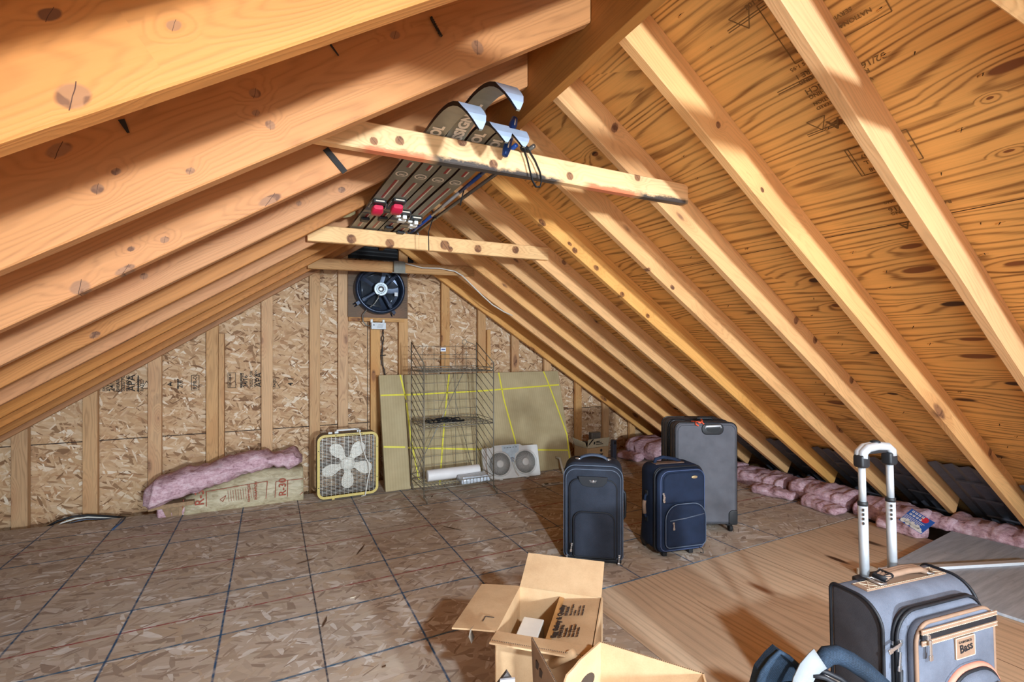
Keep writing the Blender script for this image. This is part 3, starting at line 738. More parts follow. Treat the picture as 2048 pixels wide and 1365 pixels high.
# ------------------------------------------------------------------ strapped flat carton
t = NT('carton_board'); o = t.obj(); x, y, z = t.sep(o)
f = t.ma('ADD', t.ma('MULTIPLY', t.ma('SINE', t.ma('MULTIPLY', x, 260)), .06), t.noise(t.map(o, (1, 1, 1)), 4, 4))
M_CART = t.fin(t.ramp(f, (.3, lin((164, 146, 108))), (.7, lin((184, 166, 128)))), .75)
M_STRAP = plain('yellow_strap', (226, 214, 70), .4, var=.06)
ct = thing('flat_carton', 'wide flat cardboard carton with yellow straps leaning on the gable studs', 'carton', (.885, 4.19, .004))
LEAN = math.atan2(4.535 - 4.24, 1.01); CL, CHT = 1.955, 1.045
ct.rotation_euler = (-LEAN, 0, 0)
bm = B(); rslab(bm, .225, CHT, 0, .06, .006, .004, .1125, CHT / 2)
obj('carton_end', bm, M_CART, ct)
bm = B(); rslab(bm, CL - .232, CHT, .006, .06, .006, .004, .232 + (CL - .232) / 2, CHT / 2)
obj('carton_body', bm, M_CART, ct)
def strap(pts, name='strap'):
    bm = B()
    for (x0, z0), (x1, z1) in zip(pts, pts[1:]):
        L = math.hypot(x1 - x0, z1 - z0); y = -.0022 if (x0 + x1) / 2 < .232 else .0038
        box(bm, ((x0 + x1) / 2, y, (z0 + z1) / 2), (L, .0012, .015), roty(-math.atan2(z1 - z0, x1 - x0)))
    obj(name, bm, M_STRAP, ct)
IV = ct.matrix_basis.inverted()
def onC(px, py):      # pixel to the carton face, local x z
    M = Matrix.Translation(ct.location) @ Euler(ct.rotation_euler).to_matrix().to_4x4(); I = M.inverted()
    o_ = I @ Vector((0, 0, CAMH)); d_ = I.to_3x3() @ ray(px, py); k = (.003 - o_.y) / d_.y; p = o_ + d_ * k
    return (max(0.004, min(CL - .004, p.x)), max(.004, min(CHT - .004, p.z)))
strap([onC(752, 792), onC(820, 790)]); strap([onC(813, 790.5), onC(955, 783), onC(1118, 770)])
strap([onC(760, 895), onC(810, 895)]); strap([onC(813, 896), onC(950, 899), onC(1138, 901)])
strap([onC(800, 748), onC(812, 800)]); strap([onC(813, 806), onC(822, 880), onC(838, 960)])
strap([onC(898, 745), onC(893, 800), onC(886, 880), onC(880, 975)]); strap([onC(997, 743), onC(1008, 800), onC(1030, 880), onC(1040, 945)])
strap([onC(1087, 742), onC(1098, 770), onC(1120, 830), onC(1134, 870), onC(1140, 925)])

# ------------------------------------------------------------------ wire rack
RKX, RKY = 1.105, 3.775; RW, RDp, RHF, RHB = .622, .39, 1.13, 1.31
rk = thing('wire_rack', 'tall open wire display rack standing in front of the strapped carton', 'rack', (RKX, RKY, 0))
for x in (0, RW):
    for y, h in ((0, RHF), (RDp, RHB)):
        bm = B(); tube(bm, [(x, y, .035), (x, y, h)], .0055, 8); obj('post', bm, M_WIRE, rk)
        bm = B(); tube(bm, [(x, y, .04), (x + .01, y - (.035 if y == 0 else .01), .012), (x + .01, y - (.05 if y == 0 else .02), .004), (x + .01, y - (.05 if y == 0 else .02), .035), (x + .004, y - .01, .06)], .004, 6)
        obj('foot', bm, M_WIRE, rk)
    bm = B(); k = 0; z = .16
    tube(bm, [(x, RDp, RHB), (x, 0, RHF)], .0045, 6)
    while z < RHF:
        tube(bm, [(x, RDp, min(RHB, z + .18)), (x, 0, z)], .0032, 5); z += .075
    obj('side_panel', bm, M_WIRE, rk)
bm = B()
for z in (.2, .28, .36, .44, .52, .7, .78, .86, .94, 1.02, 1.16, 1.2, 1.275): tube(bm, [(0, RDp, z), (RW, RDp, z)], .0022, 5)
for k in range(1, 6): tube(bm, [(RW * k / 6, RDp, .1), (RW * k / 6, RDp, 1.285)], .0022, 5)
obj('back_grid', bm, M_WIRE, rk)
def wshelf(z, name='shelf', lip=.03):
    bm = B()
    for y in (0, RDp): tube(bm, [(0, y, z), (RW, y, z)], .0045, 6); tube(bm, [(0, y, z + lip), (RW, y, z + lip)], .003, 6)
    for x in (0, RW): tube(bm, [(x, 0, z), (x, RDp, z)], .0045, 6); tube(bm, [(x, 0, z + lip), (x, RDp, z + lip)], .003, 6)
    for k in range(1, 20):
        x = RW * k / 20; tube(bm, [(x, 0, z + lip), (x, 0, z), (x, RDp, z), (x, RDp, z + lip)], .0021, 5)
    for y in (RDp * .33, RDp * .66): tube(bm, [(0, y, z), (RW, y, z)], .0026, 5)
    return obj(name, bm, M_WIRE, rk)
wshelf(.1, lip=.045); wshelf(.605); wshelf(1.06)
for s_ in (0, 1):
    bm = B(); tube(bm, [(RW * .06, RDp - .01, .15), (RW * .78, RDp - .012 - .004 * s_, 1.03)] if s_ else [(RW * .92, RDp - .01, .15), (RW * .66, RDp - .02, .75), (RW * .62, RDp - .02, 1.03)], .0028, 6); obj('brace_wire', bm, M_SILV if s_ else M_WIRE, rk)
bm = B(); box(bm, (RW * .47, RDp - .006, 1.245), (.05, .002, .035)); box(bm, (RW * .47, RDp - .0075, 1.245), (.036, .001, .008), None, 1); obj('price_tag', bm, [M_LABEL, plain('blue_print', (60, 70, 130), .6)], rk)
bm = B()
tube(bm, [(.5 + .022 * math.cos(a), RDp - .004, 1.315 + .022 * math.sin(a)) for a in [2 * PI * k / 14 for k in range(14)]], .003, 6, True)
tube(bm, [(.52, RDp - .004, 1.32), (.58, RDp - .004, 1.3), (.61, RDp - .004, 1.28)], .003, 6)
obj('hook', bm, M_WIRE, rk)
# black cord bundle on the middle shelf
bm = B(); rg = random.Random(4)
for k in range(7):
    pts = []; cx, cy = rg.uniform(-.04, .04), rg.uniform(-.04, .04); a0 = rg.uniform(0, 6); rr_ = rg.uniform(.05, .11)
    for i in range(14):
        a = a0 + i * .42; pts.append((cx + rr_ * 1.25 * math.cos(a), cy + rr_ * .7 * math.sin(a), .012 + .02 * k / 7 + .02 * abs(math.sin(a * 1.7 + k))))
    tube(bm, pts, .004, 6)
tube(bm, [(.08, -.02, .02), (.16, .0, .018), (.2, .02, .016)], .009, 7)
tag(obj('cord_bundle', bm, M_RUB, loc=(RKX + .2, RKY + .12, .609)), 'tangled black cord lying on the middle shelf of the wire rack', 'cord')
# white roll and bubble bag on the lowest shelf
bm = B(); lathe(bm, [(.018, 0), (.048, 0), (.05, .004), (.05, .476), (.048, .48), (.018, .48)], axis='X', n=24)
o = obj('film_roll', bm, plain('white_film', (222, 218, 216), .5, var=.06, sc=8), loc=(RKX + .085, RKY + .2, .158), smooth=True); tag(o, 'long white roll lying on the lowest shelf of the wire rack', 'roll')
bm = B(); rg = random.Random(9)
L0 = []
for lv, z in ((0, 0), (1, .045)):
    L0.append([(x * (1 - .1 * lv) + rg.uniform(-.006, .006), y * (1 - .15 * lv) + rg.uniform(-.006, .006), z + rg.uniform(-.006, .006)) for x, y in rrect(.27, .14, .02, 5)])
loft(bm, L0)
o = obj('plastic_bag', bm, plain('clear_plastic_bag', (190, 196, 204), .2, var=.2, sc=40, spec=.7), loc=(RKX + .46, RKY + .075, .108), smooth=False); tag(o, 'crumpled clear plastic bag on the lowest shelf in front of the white roll', 'bag')

# ------------------------------------------------------------------ box fan
M_BFH = plain('brown_fan_case', (74, 64, 54), .55)
M_BFY = plain('yellow_trim', (206, 184, 106), .45, var=.08)
M_CHR = plain('grille_wire', (200, 196, 186), .35, .6)
M_BLADE = plain('cream_blade', (232, 228, 216), .4, var=.04)
bf = thing('box_fan', 'square brown box fan with yellow trim standing on the floor by the wall', 'fan', (.575, 4.18, .012))
BW, BH = .49, .53
def tubeframe(bm, w, h, r, wd, y0, y1, cz):       # rounded rectangular band
    o1, i1 = rrect(w, h, r, 6, 0, cz), rrect(w - 2 * wd, h - 2 * wd, max(.01, r - wd), 6, 0, cz)
    V = [[bm.verts.new((x, y, z)) for x, z in L] for y in (y0, y1) for L in (o1, i1)]; n = len(o1)
    for a, b in ((0, 1), (1, 3), (3, 2), (2, 0)):
        for k in range(n): bm.faces.new((V[a][k], V[a][(k + 1) % n], V[b][(k + 1) % n], V[b][k]))
bm = B(); tubeframe(bm, BW, BH, .06, .006, .01, .12, BH / 2); obj('housing', bm, M_BFH, bf)
bm = B(); tubeframe(bm, BW, BH, .06, .021, -.002, .014, BH / 2)
for x, z in ((-.12, .0), (.13, .0)): box(bm, (x, .004, z + .0), (.02, .01, .02))
for x, z, sx in ((-.1, BH - .011, 0), (-.02, BH - .011, 0), (.06, BH - .011, 0), (-BW / 2 + .011, .4, 0), (-BW / 2 + .011, .1, 0), (BW / 2 - .011, .4, 0), (BW / 2 - .011, .14, 0)): box(bm, (x, -.003, z), (.01, .003, .005), None, 1)
for k in range(9): box(bm, (-.02 + k * .016, -.003, BH - .012), (.009, .002, .007), None, 1)
obj('front_trim', bm, [M_BFY, M_BLK], bf, bevel=.002)
bm = B(); tubeframe(bm, BW - .03, BH - .03, .05, .02, .1, .108, BH / 2)
for k in range(26): box(bm, (0, .112, .035 + k * .018), (BW - .03, .002, .004))
for k in range(5): box(bm, ((k - 2) * .09, .114, BH / 2), (.004, .002, BH - .04))
obj('rear_grille', bm, M_BFH, bf)
bm = B()
for k in range(40):
    z = .035 + k * (BH - .07) / 39; box(bm, (0, .004, z), (BW - .036, .0018, .0022))
for k in range(13):
    x = (k - 6) * .034; box(bm, (x, .0055, BH / 2), (.002, .0018, BH - .036))
obj('front_grille', bm, M_CHR, bf)
bm = B(); box(bm, (0, .098, BH / 2), (BW - .03, .01, .03)); box(bm, (.0, .098, BH / 2), (.03, .01, BH - .03)); obj('motor_strut', bm, M_BFH, bf)
bm = B(); lathe(bm, [(.02, .03), (.055, .034), (.06, .05), (.06, .08), (.02, .09)], (0, 0, BH / 2), 24, 'Y')
for k in range(5):
    a0 = PI * 1.5 + 2 * PI * k / 5; pts = []
    for i in range(20):
        q = 2 * PI * i / 20; u = .135 + .075 * math.cos(q); v = .062 * math.sin(q) * (.62 + .38 * (u - .06) / .15)
        c_, s_ = math.cos(a0), math.sin(a0); x, z = u * c_ - v * s_, u * s_ + v * c_
        pts.append((x, .058 + v * .25, z + BH / 2))
    prism(bm, pts, (0, .003, 0))
    c_, s_ = math.cos(a0), math.sin(a0); box(bm, (c_ * .06, .06, BH / 2 + s_ * .06), (.07, .004, .05), roty(-a0))
obj('blade_rotor', bm, M_BLADE, bf, label='cream five blade rotor')
bm = B(); tube(bm, [(-.09, .06, BH - .004), (-.085, .06, BH + .022), (.085, .06, BH + .022), (.09, .06, BH - .004)], .008, 8)
for sx in (-.09, .09): box(bm, (sx, .06, BH + .006), (.03, .035, .016))
obj('carry_handle', bm, M_WHITE, bf)
bm = B(); box(bm, (-.14, .05, BH + .006), (.03, .02, .014)); obj('speed_knob', bm, M_WHITE, bf)
bm = B(); tube(bm, [(.06, .07, BH + .03), (.085, .02, BH + .028), (.095, -.012, BH - .02), (.115, -.012, BH * .75), (.14, -.012, BH * .58), (.165, -.012, BH * .5), (.17, -.012, BH * .36), (.15, -.012, BH * .2), (.145, -.016, .06), (.13, -.03, .0), (.1, -.02, -.006)], .0042, 7)
obj('power_cord', bm, M_CABW, bf)

# ------------------------------------------------------------------ white twin window fan
wf = thing('window_fan', 'white twin window fan leaning on the carton beside the wire rack', 'fan', (2.075, 4.085, .006), math.radians(-5))
wf.rotation_euler = (math.radians(-16), 0, math.radians(-5.5))
WW, WH = .585, .30
bm = B()
def ringplate():
    pts = rrect(WW, WH, .012, 4, 0, WH / 2)
    pts = [(x, z + (.018 * max(0, 1 - (abs(x + .03) / .2) ** 4) if z > WH * .6 else 0)) for x, z in pts]
    return pts
loops = []
top = rrect(WW, WH, .014, 4, 0, WH / 2)
loft(bm, [[(x * .985, -.006 + .0, z * .985 + .002) for x, z in top], [(x, .0, z) for x, z in top], [(x, .045, z) for x, z in top]])
prism(bm, [(-.2, -.004, WH - .004), (-.17, -.004, WH + .018), (.10, -.004, WH + .018), (.13, -.004, WH - .004)], (0, .03, 0))
for sx in (-.13, .145): box(bm, (sx, .0, -.004), (.03, .05, .008))
obj('housing', bm, M_WHITE, wf)
M_GRV = plain('grille_shadow_grey', (176, 174, 170), .6)
for cx in (-.125, .14):
    bm = B(); lathe(bm, [(.118, -.006), (.12, -.02), (.11, -.024), (.106, -.016), (.106, -.006)], (cx, 0, WH * .47), 40, 'Y')
    fr = obj('fan_ring', bm, M_WHITE, wf, smooth=True)
    bm = B(); lathe(bm, [(.106, -.0065), (.001, -.0068)], (cx, 0, WH * .47), 36, 'Y'); obj('recess', bm, M_GRV, fr)
    bm = B(); lathe(bm, [(.036, -.012), (.036, -.024), (.03, -.028), (.001, -.028)], (cx, 0, WH * .47), 28, 'Y')
    for k in range(44):
        a = 2 * PI * k / 44; tube(bm, [(cx + r * math.cos(a + (r - .036) * 7), -.02, WH * .47 + r * math.sin(a + (r - .036) * 7)) for r in (.034, .058, .082, .108)], .0017, 4)
    obj('grille', bm, M_WHITE, fr)
bm = B(); pts = [(-.09, WH + .012), (.09, WH + .012), (.085, WH - .05), (.04, WH - .075), (.03, WH - .15), (-.02, WH - .15), (-.03, WH - .075), (-.085, WH - .05)]
prism(bm, [(x, -.0072, z) for x, z in pts], (0, .003, 0)); lathe(bm, [(.022, -.009), (.022, -.016), (.018, -.02), (.001, -.02)], (.006, 0, WH - .125), 20, 'Y', 1)
for k in range(5): box(bm, (-.06 + k * .03, -.0078, WH - .01), (.018, .001, .004), None, 2)
obj('control_panel', bm, [plain('pale_blue_panel', (196, 212, 222), .4), plain('grey_dial', (150, 166, 184), .4), M_INKB], wf)
bm = B(); tube(bm, [(.03, -.03, .14), (-.0, -.032, .19), (.0, -.034, .14), (.03, -.034, .05), (.05, -.04, .012)], .004, 6)
tube(bm, [(-.27, -.012, .1), (-.255, -.03, .04), (-.23, -.05, .0), (-.2, -.06, .004), (-.22, -.08, .002)], .0045, 6); obj('power_cord', bm, M_CABW, wf)

# ------------------------------------------------------------------ small open box near the corner
M_KRAFT = plain('kraft_cardboard', (186, 150, 108), .75, var=.08, sc=60)
M_KRAFTL = plain('pale_cardboard', (196, 182, 152), .75, var=.08, sc=60)
sb = thing('open_box', 'small printed cardboard box with raised flaps at the back right', 'box', (2.985, 4.14, 0), math.radians(4))
def quad(bm, a, b, c_, d_, th=.004, mi=0):
    a, b, c_, d_ = map(Vector, (a, b, c_, d_)); nrm = (b - a).cross(d_ - a).normalized() * th
    prism(bm, [a, b, c_, d_], nrm, mi)
SW, SD, SH = .29, .21, .19
bm = B()
quad(bm, (0, 0, 0), (SW, 0, 0), (SW, 0, SH), (0, 0, SH)); quad(bm, (0, SD, 0), (0, 0, 0), (0, 0, SH), (0, SD, SH)); quad(bm, (SW, 0, 0), (SW, SD, 0), (SW, SD, SH), (SW, 0, SH)); quad(bm, (SW, SD, 0), (0, SD, 0), (0, SD, SH), (SW, SD, SH)); quad(bm, (0, 0, .002), (0, SD, .002), (SW, SD, .002), (SW, 0, .002))
for (x0, x1, z0, z1) in ((.01, .09, .03, .075), (.1, .14, .03, .08)): box(bm, ((x0 + x1) / 2, -.0055, (z0 + z1) / 2), (x1 - x0, .001, z1 - z0), None, 1)
for sgn, zz in ((1, .12), (-1, .08)): prism(bm, [(.19 - .03, -.005, zz), (.19 + .03, -.005, zz), (.19, -.005, zz - .03 * 1)], (0, -.001, 0), 1)
lathe(bm, [(.016, -.006), (.016, -.005)], (.19, 0, .155), 14, 'Y', 1)
obj('box_body', bm, [M_KRAFT, M_INKB], sb)
bm = B(); quad(bm, (0, 0, SH + .004), (SW, 0, SH + .004), (SW + .005, -.02, SH + .1), (-.005, -.02, SH + .1))
prism(bm, [(.01, -.012, SH + .05), (.05, -.023, SH + .098), (.075, -.023, SH + .098), (.01, -.008, SH + .03)], (0, -.002, 0), 1)
for k, (w_, dz) in enumerate(((.05, .07), (.08, .055), (.1, .037))): box(bm, (.13 + w_ / 2 - .025, -.0095 - dz * .2, SH + dz), (w_, .001, .008), rotx(.2), 1)
box(bm, (.085, -.017, SH + .055), (.02, .001, .03), rotx(.2), 1)
obj('front_flap', bm, [M_KRAFTL, M_INKB], sb)
bm = B(); quad(bm, (0, SD, SH + .004), (0, 0, SH + .004), (-.03, 0, SH + .07), (-.03, SD, SH + .09)); obj('side_flap', bm, M_KRAFTL, sb)
bm = B(); rslab(bm, .1, .05, .02, .12, .012, .008, 0, 0); tag(obj('black_case', bm, M_BLK, loc=(3.04, 4.19, .215), smooth=True), 'black plastic case poking out of the small printed box', 'case')
bm = B(); box(bm, (0, 0, 0), (.12, .06, .11)); tag(obj('steel_box', bm, M_GALV, bevel=.006, loc=(3.17, 4.26, .28)), 'grey metal piece standing up inside the small printed box', 'metal piece')
# dark grey stand-up thing beside it
bm = B(); rslab(bm, .05, .27, 0, .05, .012, .008, 0, .135); box(bm, (0, -.002, .24), (.03, .004, .03), None, 1)
tag(obj('speaker_post', bm, [plain('slate_plastic', (58, 62, 76), .5), M_BLK], loc=(3.29, 4.06, 0)), 'slim dark grey plastic post just right of the small printed box', 'plastic post')
bm = B(); tube(bm, [onZ(1128, 950, .0), P(1120, 918, 4.15), P(1112, 915, 4.2)], .012, 6); tag(obj('white_strip', bm, plain('white_strip', (196, 190, 176), .5)), 'bent pale strip leaning on the carton behind the black suitcase', 'strip')
bm = B(); p = onZ(1105, 968, .004); box(bm, (0, 0, 0), (.2, .05, .006)); box(bm, (-.06, 0, .0035), (.04, .035, .001), None, 1)
for k in range(4): box(bm, (.03, -.012 + k * .008, .0035), (.09, .002, .001), None, 1)
o = obj('printed_strip', bm, [M_LABEL, M_INKB], loc=p, rot=(0, 0, -.12)); tag(o, 'flat printed white strip on the floor left of the black suitcase', 'paper strip')
# ------------------------------------------------------------------ insulation
t = NT('pink_fibreglass'); o = t.obj()
n1 = t.noise(t.map(o, (3, 3, 9)), 3.2, 6, .7, .8); n2 = t.noise(o, 60, 4, .7)
f = t.ma('ADD', n1, t.ma('MULTIPLY', t.ma('SUBTRACT', n2, .5), .5))
c = t.ramp(f, (.3, lin((150, 112, 120))), (.5, lin((206, 168, 176))), (.72, lin((230, 206, 212))))
c = t.mix(t.ramp(t.noise(o, 5, 5, .7), (.58, 0.0), (.72, .6)), c, lin((150, 120, 124)))
t.bump(f, .6, .012); M_PINK = t.fin(c, .95, 0, .1)
t = NT('kraft_facing'); o = t.obj()
f = t.noise(t.map(o, (2, 2, 5)), 5, 6, .7, 1.2)
t.bump(f, .5, .012); M_FACE = t.fin(t.ramp(f, (.3, lin((150, 132, 100))), (.6, lin((196, 184, 152))), (.8, lin((210, 204, 180)))), .45, 0, .5)
M_RED = plain('brown_red_ink', (158, 78, 58), .7, var=.1)
def batt(name, L, W, H, seed, mat, parent=None, wave=.3, fray=.012, n=44, m=14, endr=.5):
    """lumpy rounded roll of batt along local x"""
    bm = B(); loops = []
    for i in range(n + 1):
        u = i / n; x = (u - .5) * L; e = min(1, .62 + .38 * math.sqrt(max(0, 1 - (1 - min(u, 1 - u) * 2 * 6) ** 2)) if min(u, 1 - u) * 12 < 1 else 1)
        cy = mnoise.noise((x * 2.1, seed, 0)) * .03 * wave; ch = 1 + mnoise.noise((x * 2.6, seed + 5, 1)) * wave
        L_ = []
        for k in range(m):
            a = 2 * PI * k / m; sx, sz = math.cos(a), math.sin(a)
            yy = W / 2 * math.copysign(abs(sx) ** .7, sx) * e; zz = H / 2 * math.copysign(abs(sz) ** .75, sz) * ch * e
            f = mnoise.noise((x * 9 + seed, yy * 9, zz * 9)) * fray * 1.6 + mnoise.noise((x * 28 + seed, yy * 28, zz * 28)) * fray
            L_.append((x + mnoise.noise((yy * 12, zz * 12, seed + i)) * fray * .6, cy + yy * (1 + f / W * 2), max(0.0, H / 2 + zz + f) if sz < -.2 else H / 2 + zz + f))
        loops.append(L_)
    loft(bm, loops)
    return obj(name, bm, mat, parent, smooth=True)
# bundle along the gable wall, kraft face folded open, printed
bi = thing('insulation_bundle', 'long pink insulation batt with printed kraft facing lying along the gable wall', 'insulation', (-.24, 4.42, -.02))
A0, A1 = onY(352, 1015, 4.36), onY(606, 985, 4.36)
XL, XR_ = A0.x - bi.location.x, A1.x - bi.location.x
bm = B(); loops = []; NN = 40
for i in range(NN + 1):
    u = i / NN; x = XL + (XR_ - XL) * u
    h = .10 + .20 * min(1, u * 1.7) ** .8 - .02 * u + mnoise.noise((x * 3, 1, 0)) * .012
    w = mnoise.noise((x * 7, 3, 1)) * .01
    q = min(1, u * 10 + .25)
    loops.append([(x, yy + w * (1 if zz > 0 else .2), max(.0, zz)) for yy, zz in ((.14, .0), (-.10 * q, .0), (-.125 * q, .03), (-.12 * q + mnoise.noise((x * 12, 5, 2)) * .012, h * .35), (-.11 * q + mnoise.noise((x * 9, 9, 2)) * .014, h * .65), (-.09 * q, h * .93), (-.04, h), (.14, h * .96))])
loft(bm, loops); obj('kraft_facing', bm, M_FACE, bi, smooth=True)
ink = B(); ink2 = B()      # printed marks on the facing, thin and following its slope
def fc(px, py, s_, size, bold=.001):
    p = onY(px, py, bi.location.y - .137); text_into(ink2 if px > 540 else ink, s_, MX(p, (0, 0, 1), (-1, 0, 0)), size, 0, bold)
fc(408, 1011, 'R-30', .085); fc(572, 992, 'R-30', .075)
def fb(px0, py0, px1, py1, w=.004):
    a, b = onY(px0, py0, bi.location.y - .137), onY(px1, py1, bi.location.y - .137); L = math.hypot(b.x - a.x, b.z - a.z)
    box(ink2 if px0 > 540 else ink, (a + b) / 2, (L, .001, w), roty(-math.atan2(b.z - a.z, b.x - a.x)))
for q in ((413, 984, 413, 1014), (413, 984, 535, 963), (535, 963, 532, 998), (550, 996, 552, 964), (552, 964, 606, 958), (440, 1000, 452, 992), (452, 992, 446, 1004), (440, 1000, 446, 1004), (365, 1017, 367, 1000), (600, 990, 606, 985), (576, 962, 575, 994)): fb(*q)
for k in range(12): fb(456 + k * 5, 982 - k * .7, 458 + k * 5, 1004 - k * .8, .002)
fc(514, 1000, 'INSULATION', .025, .0003); fc(500, 1004, 'KRAFT FACED', .022, .0003)
M_ = Matrix.Translation(-Vector(bi.location)); bmesh.ops.transform(ink, matrix=M_, verts=ink.verts); obj('facing_print', ink, M_RED, bi); bmesh.ops.transform(ink2, matrix=M_, verts=ink2.verts); obj('facing_print', ink2, M_RED, bi)
bm = B(); loops = []; NN = 90; mm = 22
XL2 = onY(292, 990, 4.32).x - bi.location.x
for i in range(NN + 1):
    u = i / NN; x = XL2 + (XR_ + .0 - XL2) * u
    base = .11 + .21 * min(1, max(0, (u - .08) * 1.55)) ** .9 - .01 * u
    th = .19 - .12 * max(0, u - .45) / .55 + mnoise.noise((x * 3.3, 2, 7)) * .03
    if u > .6: th = max(.07, th + .03 * mnoise.noise((x * 9, 8, 1)))
    yw = .15; q = min(1, .5 + u * 9, .5 + (1 - u) * 14)
    yc = -.08 if u < .35 else -.08 + (u - .35) * .12
    L_ = []
    for k in range(mm):
        a = 2 * PI * k / mm; sx, sz = math.cos(a), math.sin(a)
        yy = yw * math.copysign(abs(sx) ** .8, sx) * q; zz = th / 2 * math.copysign(abs(sz) ** .7, sz) * q
        f = mnoise.noise((x * 8, yy * 9, zz * 12 + 4)) * .026 + mnoise.noise((x * 22, yy * 26, zz * 30)) * .017
        L_.append((x + f * .6, yc + yy + f, base + th / 2 + zz + f))
    loops.append(L_)
loft(bm, loops); obj('fibreglass', bm, M_PINK, bi, smooth=True)
bm = B(); quad(bm, (XL2 + .03, -.16, .095), (XL2 + .3, -.15, .1), (XL2 + .3, .1, .1), (XL2 + .03, .1, .095), .03)
for k in range(5): quad(bm, (XL2 + .1 + k * .05, -.14 + k * .01, .1), (XL2 + .15 + k * .05, -.12 + k * .01, .09), (XL2 + .17 + k * .035, -.1, .0), (XL2 + .13 + k * .035, -.11, .0), .004)
obj('torn_facing', bm, plain('torn_kraft', (150, 122, 92), .8, var=.25, sc=40), bi)
o = batt('fibreglass', .28, .16, .11, 17, M_PINK, bi, .5); o.location = (XL2 + .2, -.03, -.01)

# batts tucked under the right eave
EA = [(3.93, 4.12, .60, .5, .22, 3), (4.07, 3.42, .66, .36, .16, 5), (4.08, 2.86, .5, .38, .15, 7), (4.08, 2.34, .5, .36, .16, 9), (4.09, 1.86, .42, .38, .14, 11), (4.33, 1.40, .46, .34, .11, 13), (4.38, .92, .5, .3, .1, 15)]
EL = ['pink insulation clump at the far right corner by the gable wall', 'farthest pink batt along the right eave, behind the big grey suitcase', 'pink batt along the right eave just right of the big grey suitcase', 'torn pink batt along the eave left of the telescoping handle', 'pink batt along the eave behind the telescoping handle', 'pink batt under the blue leaflet along the right eave', 'nearest pink batt along the eave, beyond the grey painted board']
for (x, y, L, W, H, sd), lb in zip(EA, EL):
    o = batt('insulation_batt', L * .93, W, H, sd, M_PINK, None, .35, .016, 36, 16)
    o.location = (x, y, -.03 if y < 4 else 0.0); o.rotation_euler = (0, 0, PI / 2 + .06 * math.sin(sd)); tag(o, lb, 'insulation', 'pink batts under the right eave')
for i, (x, y, L, sd) in enumerate(((3.81, 2.6, .34, 21), (3.81, 2.2, .3, 23), (3.84, 1.70, .26, 25), (3.62, 4.2, .3, 27), (4.19, 1.64, .2, 29))):
    o = batt('insulation_tuft', L, .16, .075, sd, M_PINK, None, .5, .014, 24, 12); o.location = (x, y, .0); o.rotation_euler = (0, 0, PI / 2 + .2 * math.sin(sd))
    tag(o, ['pink loose tuft at the deck edge right of the big grey suitcase', 'pink loose tuft at the deck edge left of the telescoping handle', 'pink loose tuft at the deck edge below the blue leaflet', 'pink loose tuft in the far right corner behind the suitcases', 'pink loose tuft at the far corner of the grey painted board'][i], 'insulation', 'loose pink tufts')
# rafter vent baffles
M_BAF = plain('grey_baffle', (96, 98, 108), .5, var=.15)
def slopeR(px, py):
    d = ray(px, py); k = (ZA + VOFF + SL * XR - CAMH) / (d.z + SL * d.x); p = d * k; return ((p.x - XR) / CS, p.y)
for i, (a, b) in enumerate(zip(RY[:6], RY[1:7])):
    y0, y1 = a + RT + .02, b - .02; v0, v1 = slopeR(1905, 925)[0] + (.0 if i == 1 else .12), 4.75; bm = B(); prof = []
    for k in range(9): prof.append((y0 + (y1 - y0) * k / 8, .012 if k % 2 else .03))
    A = [bm.verts.new(slope_pt(1, v0, y, d)) for y, d in prof]; C = [bm.verts.new(slope_pt(1, v1, y, d)) for y, d in prof]
    A2 = [bm.verts.new(slope_pt(1, v0, y, d - .003)) for y, d in prof]; C2 = [bm.verts.new(slope_pt(1, v1, y, d - .003)) for y, d in prof]
    for k in range(8): bm.faces.new((A[k], A[k + 1], C[k + 1], C[k])); bm.faces.new((A2[k], A2[k + 1], C2[k + 1], C2[k])); bm.faces.new((A[k], A[k + 1], A2[k + 1], A2[k])); bm.faces.new((C[k], C[k + 1], C2[k + 1], C2[k]))
    for v in (v0 + .22, v0 + .5, v0 + .8):
        p = slope_pt(1, v, (y0 + y1) / 2, .034); box(bm, p, (.02, (y1 - y0) * .5, .012), roty(math.atan(SL)))
    lb = 'grey foam vent baffle low between the %s and %s right rafters' % (ORD[i], ORD[i + 1])
    tag(obj('vent_baffle', bm, M_BAF), lb, 'vent baffle', 'eave vent baffles')
# leaflet
best = None; PX4 = ((1798, 1040), (1843, 1069), (1868, 1047), (1825, 1018)); ctr = onZ(1834, 1043, .15); vd = Vector((-ctr.x, -ctr.y, 0)).normalized(); ls_ = Vector((-vd.y, vd.x, 0))
for k1 in range(0, 75, 3):
    for k2 in range(-40, 41, 4):
        n_ = (Vector((0, 0, 1)) * math.cos(math.radians(k1)) + vd * math.sin(math.radians(k1))) + ls_ * math.tan(math.radians(k2)); n_.normalize(); Q = []
        for px, py in PX4:
            d = ray(px, py); o_ = Vector((0, 0, CAMH)); Q.append(o_ + d * ((ctr - o_).dot(n_) / d.dot(n_)))
        e1, e2, e3, e4 = Q[1] - Q[0], Q[3] - Q[0], Q[2] - Q[3], Q[2] - Q[1]
        err = abs(e1.normalized().dot(e2.normalized())) + (e1 - e3).length / e1.length + abs(e1.length / e2.length - 1.35) * .4 + abs(k1 - 25) * .004
        if best is None or err < best[0]: best = (err, Q)
C4 = best[1]
cx = sum(C4, Vector()) / 4; ex = (C4[1] - C4[0]); ey = (C4[3] - C4[0])
lf = thing('leaflet', 'blue printed leaflet lying on the pink insulation by the eave', 'leaflet', cx)
W_, H_ = ex.length, ey.length; Mx = MX((0, 0, 0), ex, ey)
zt = Vector((0, 0, .05))
bm = B()
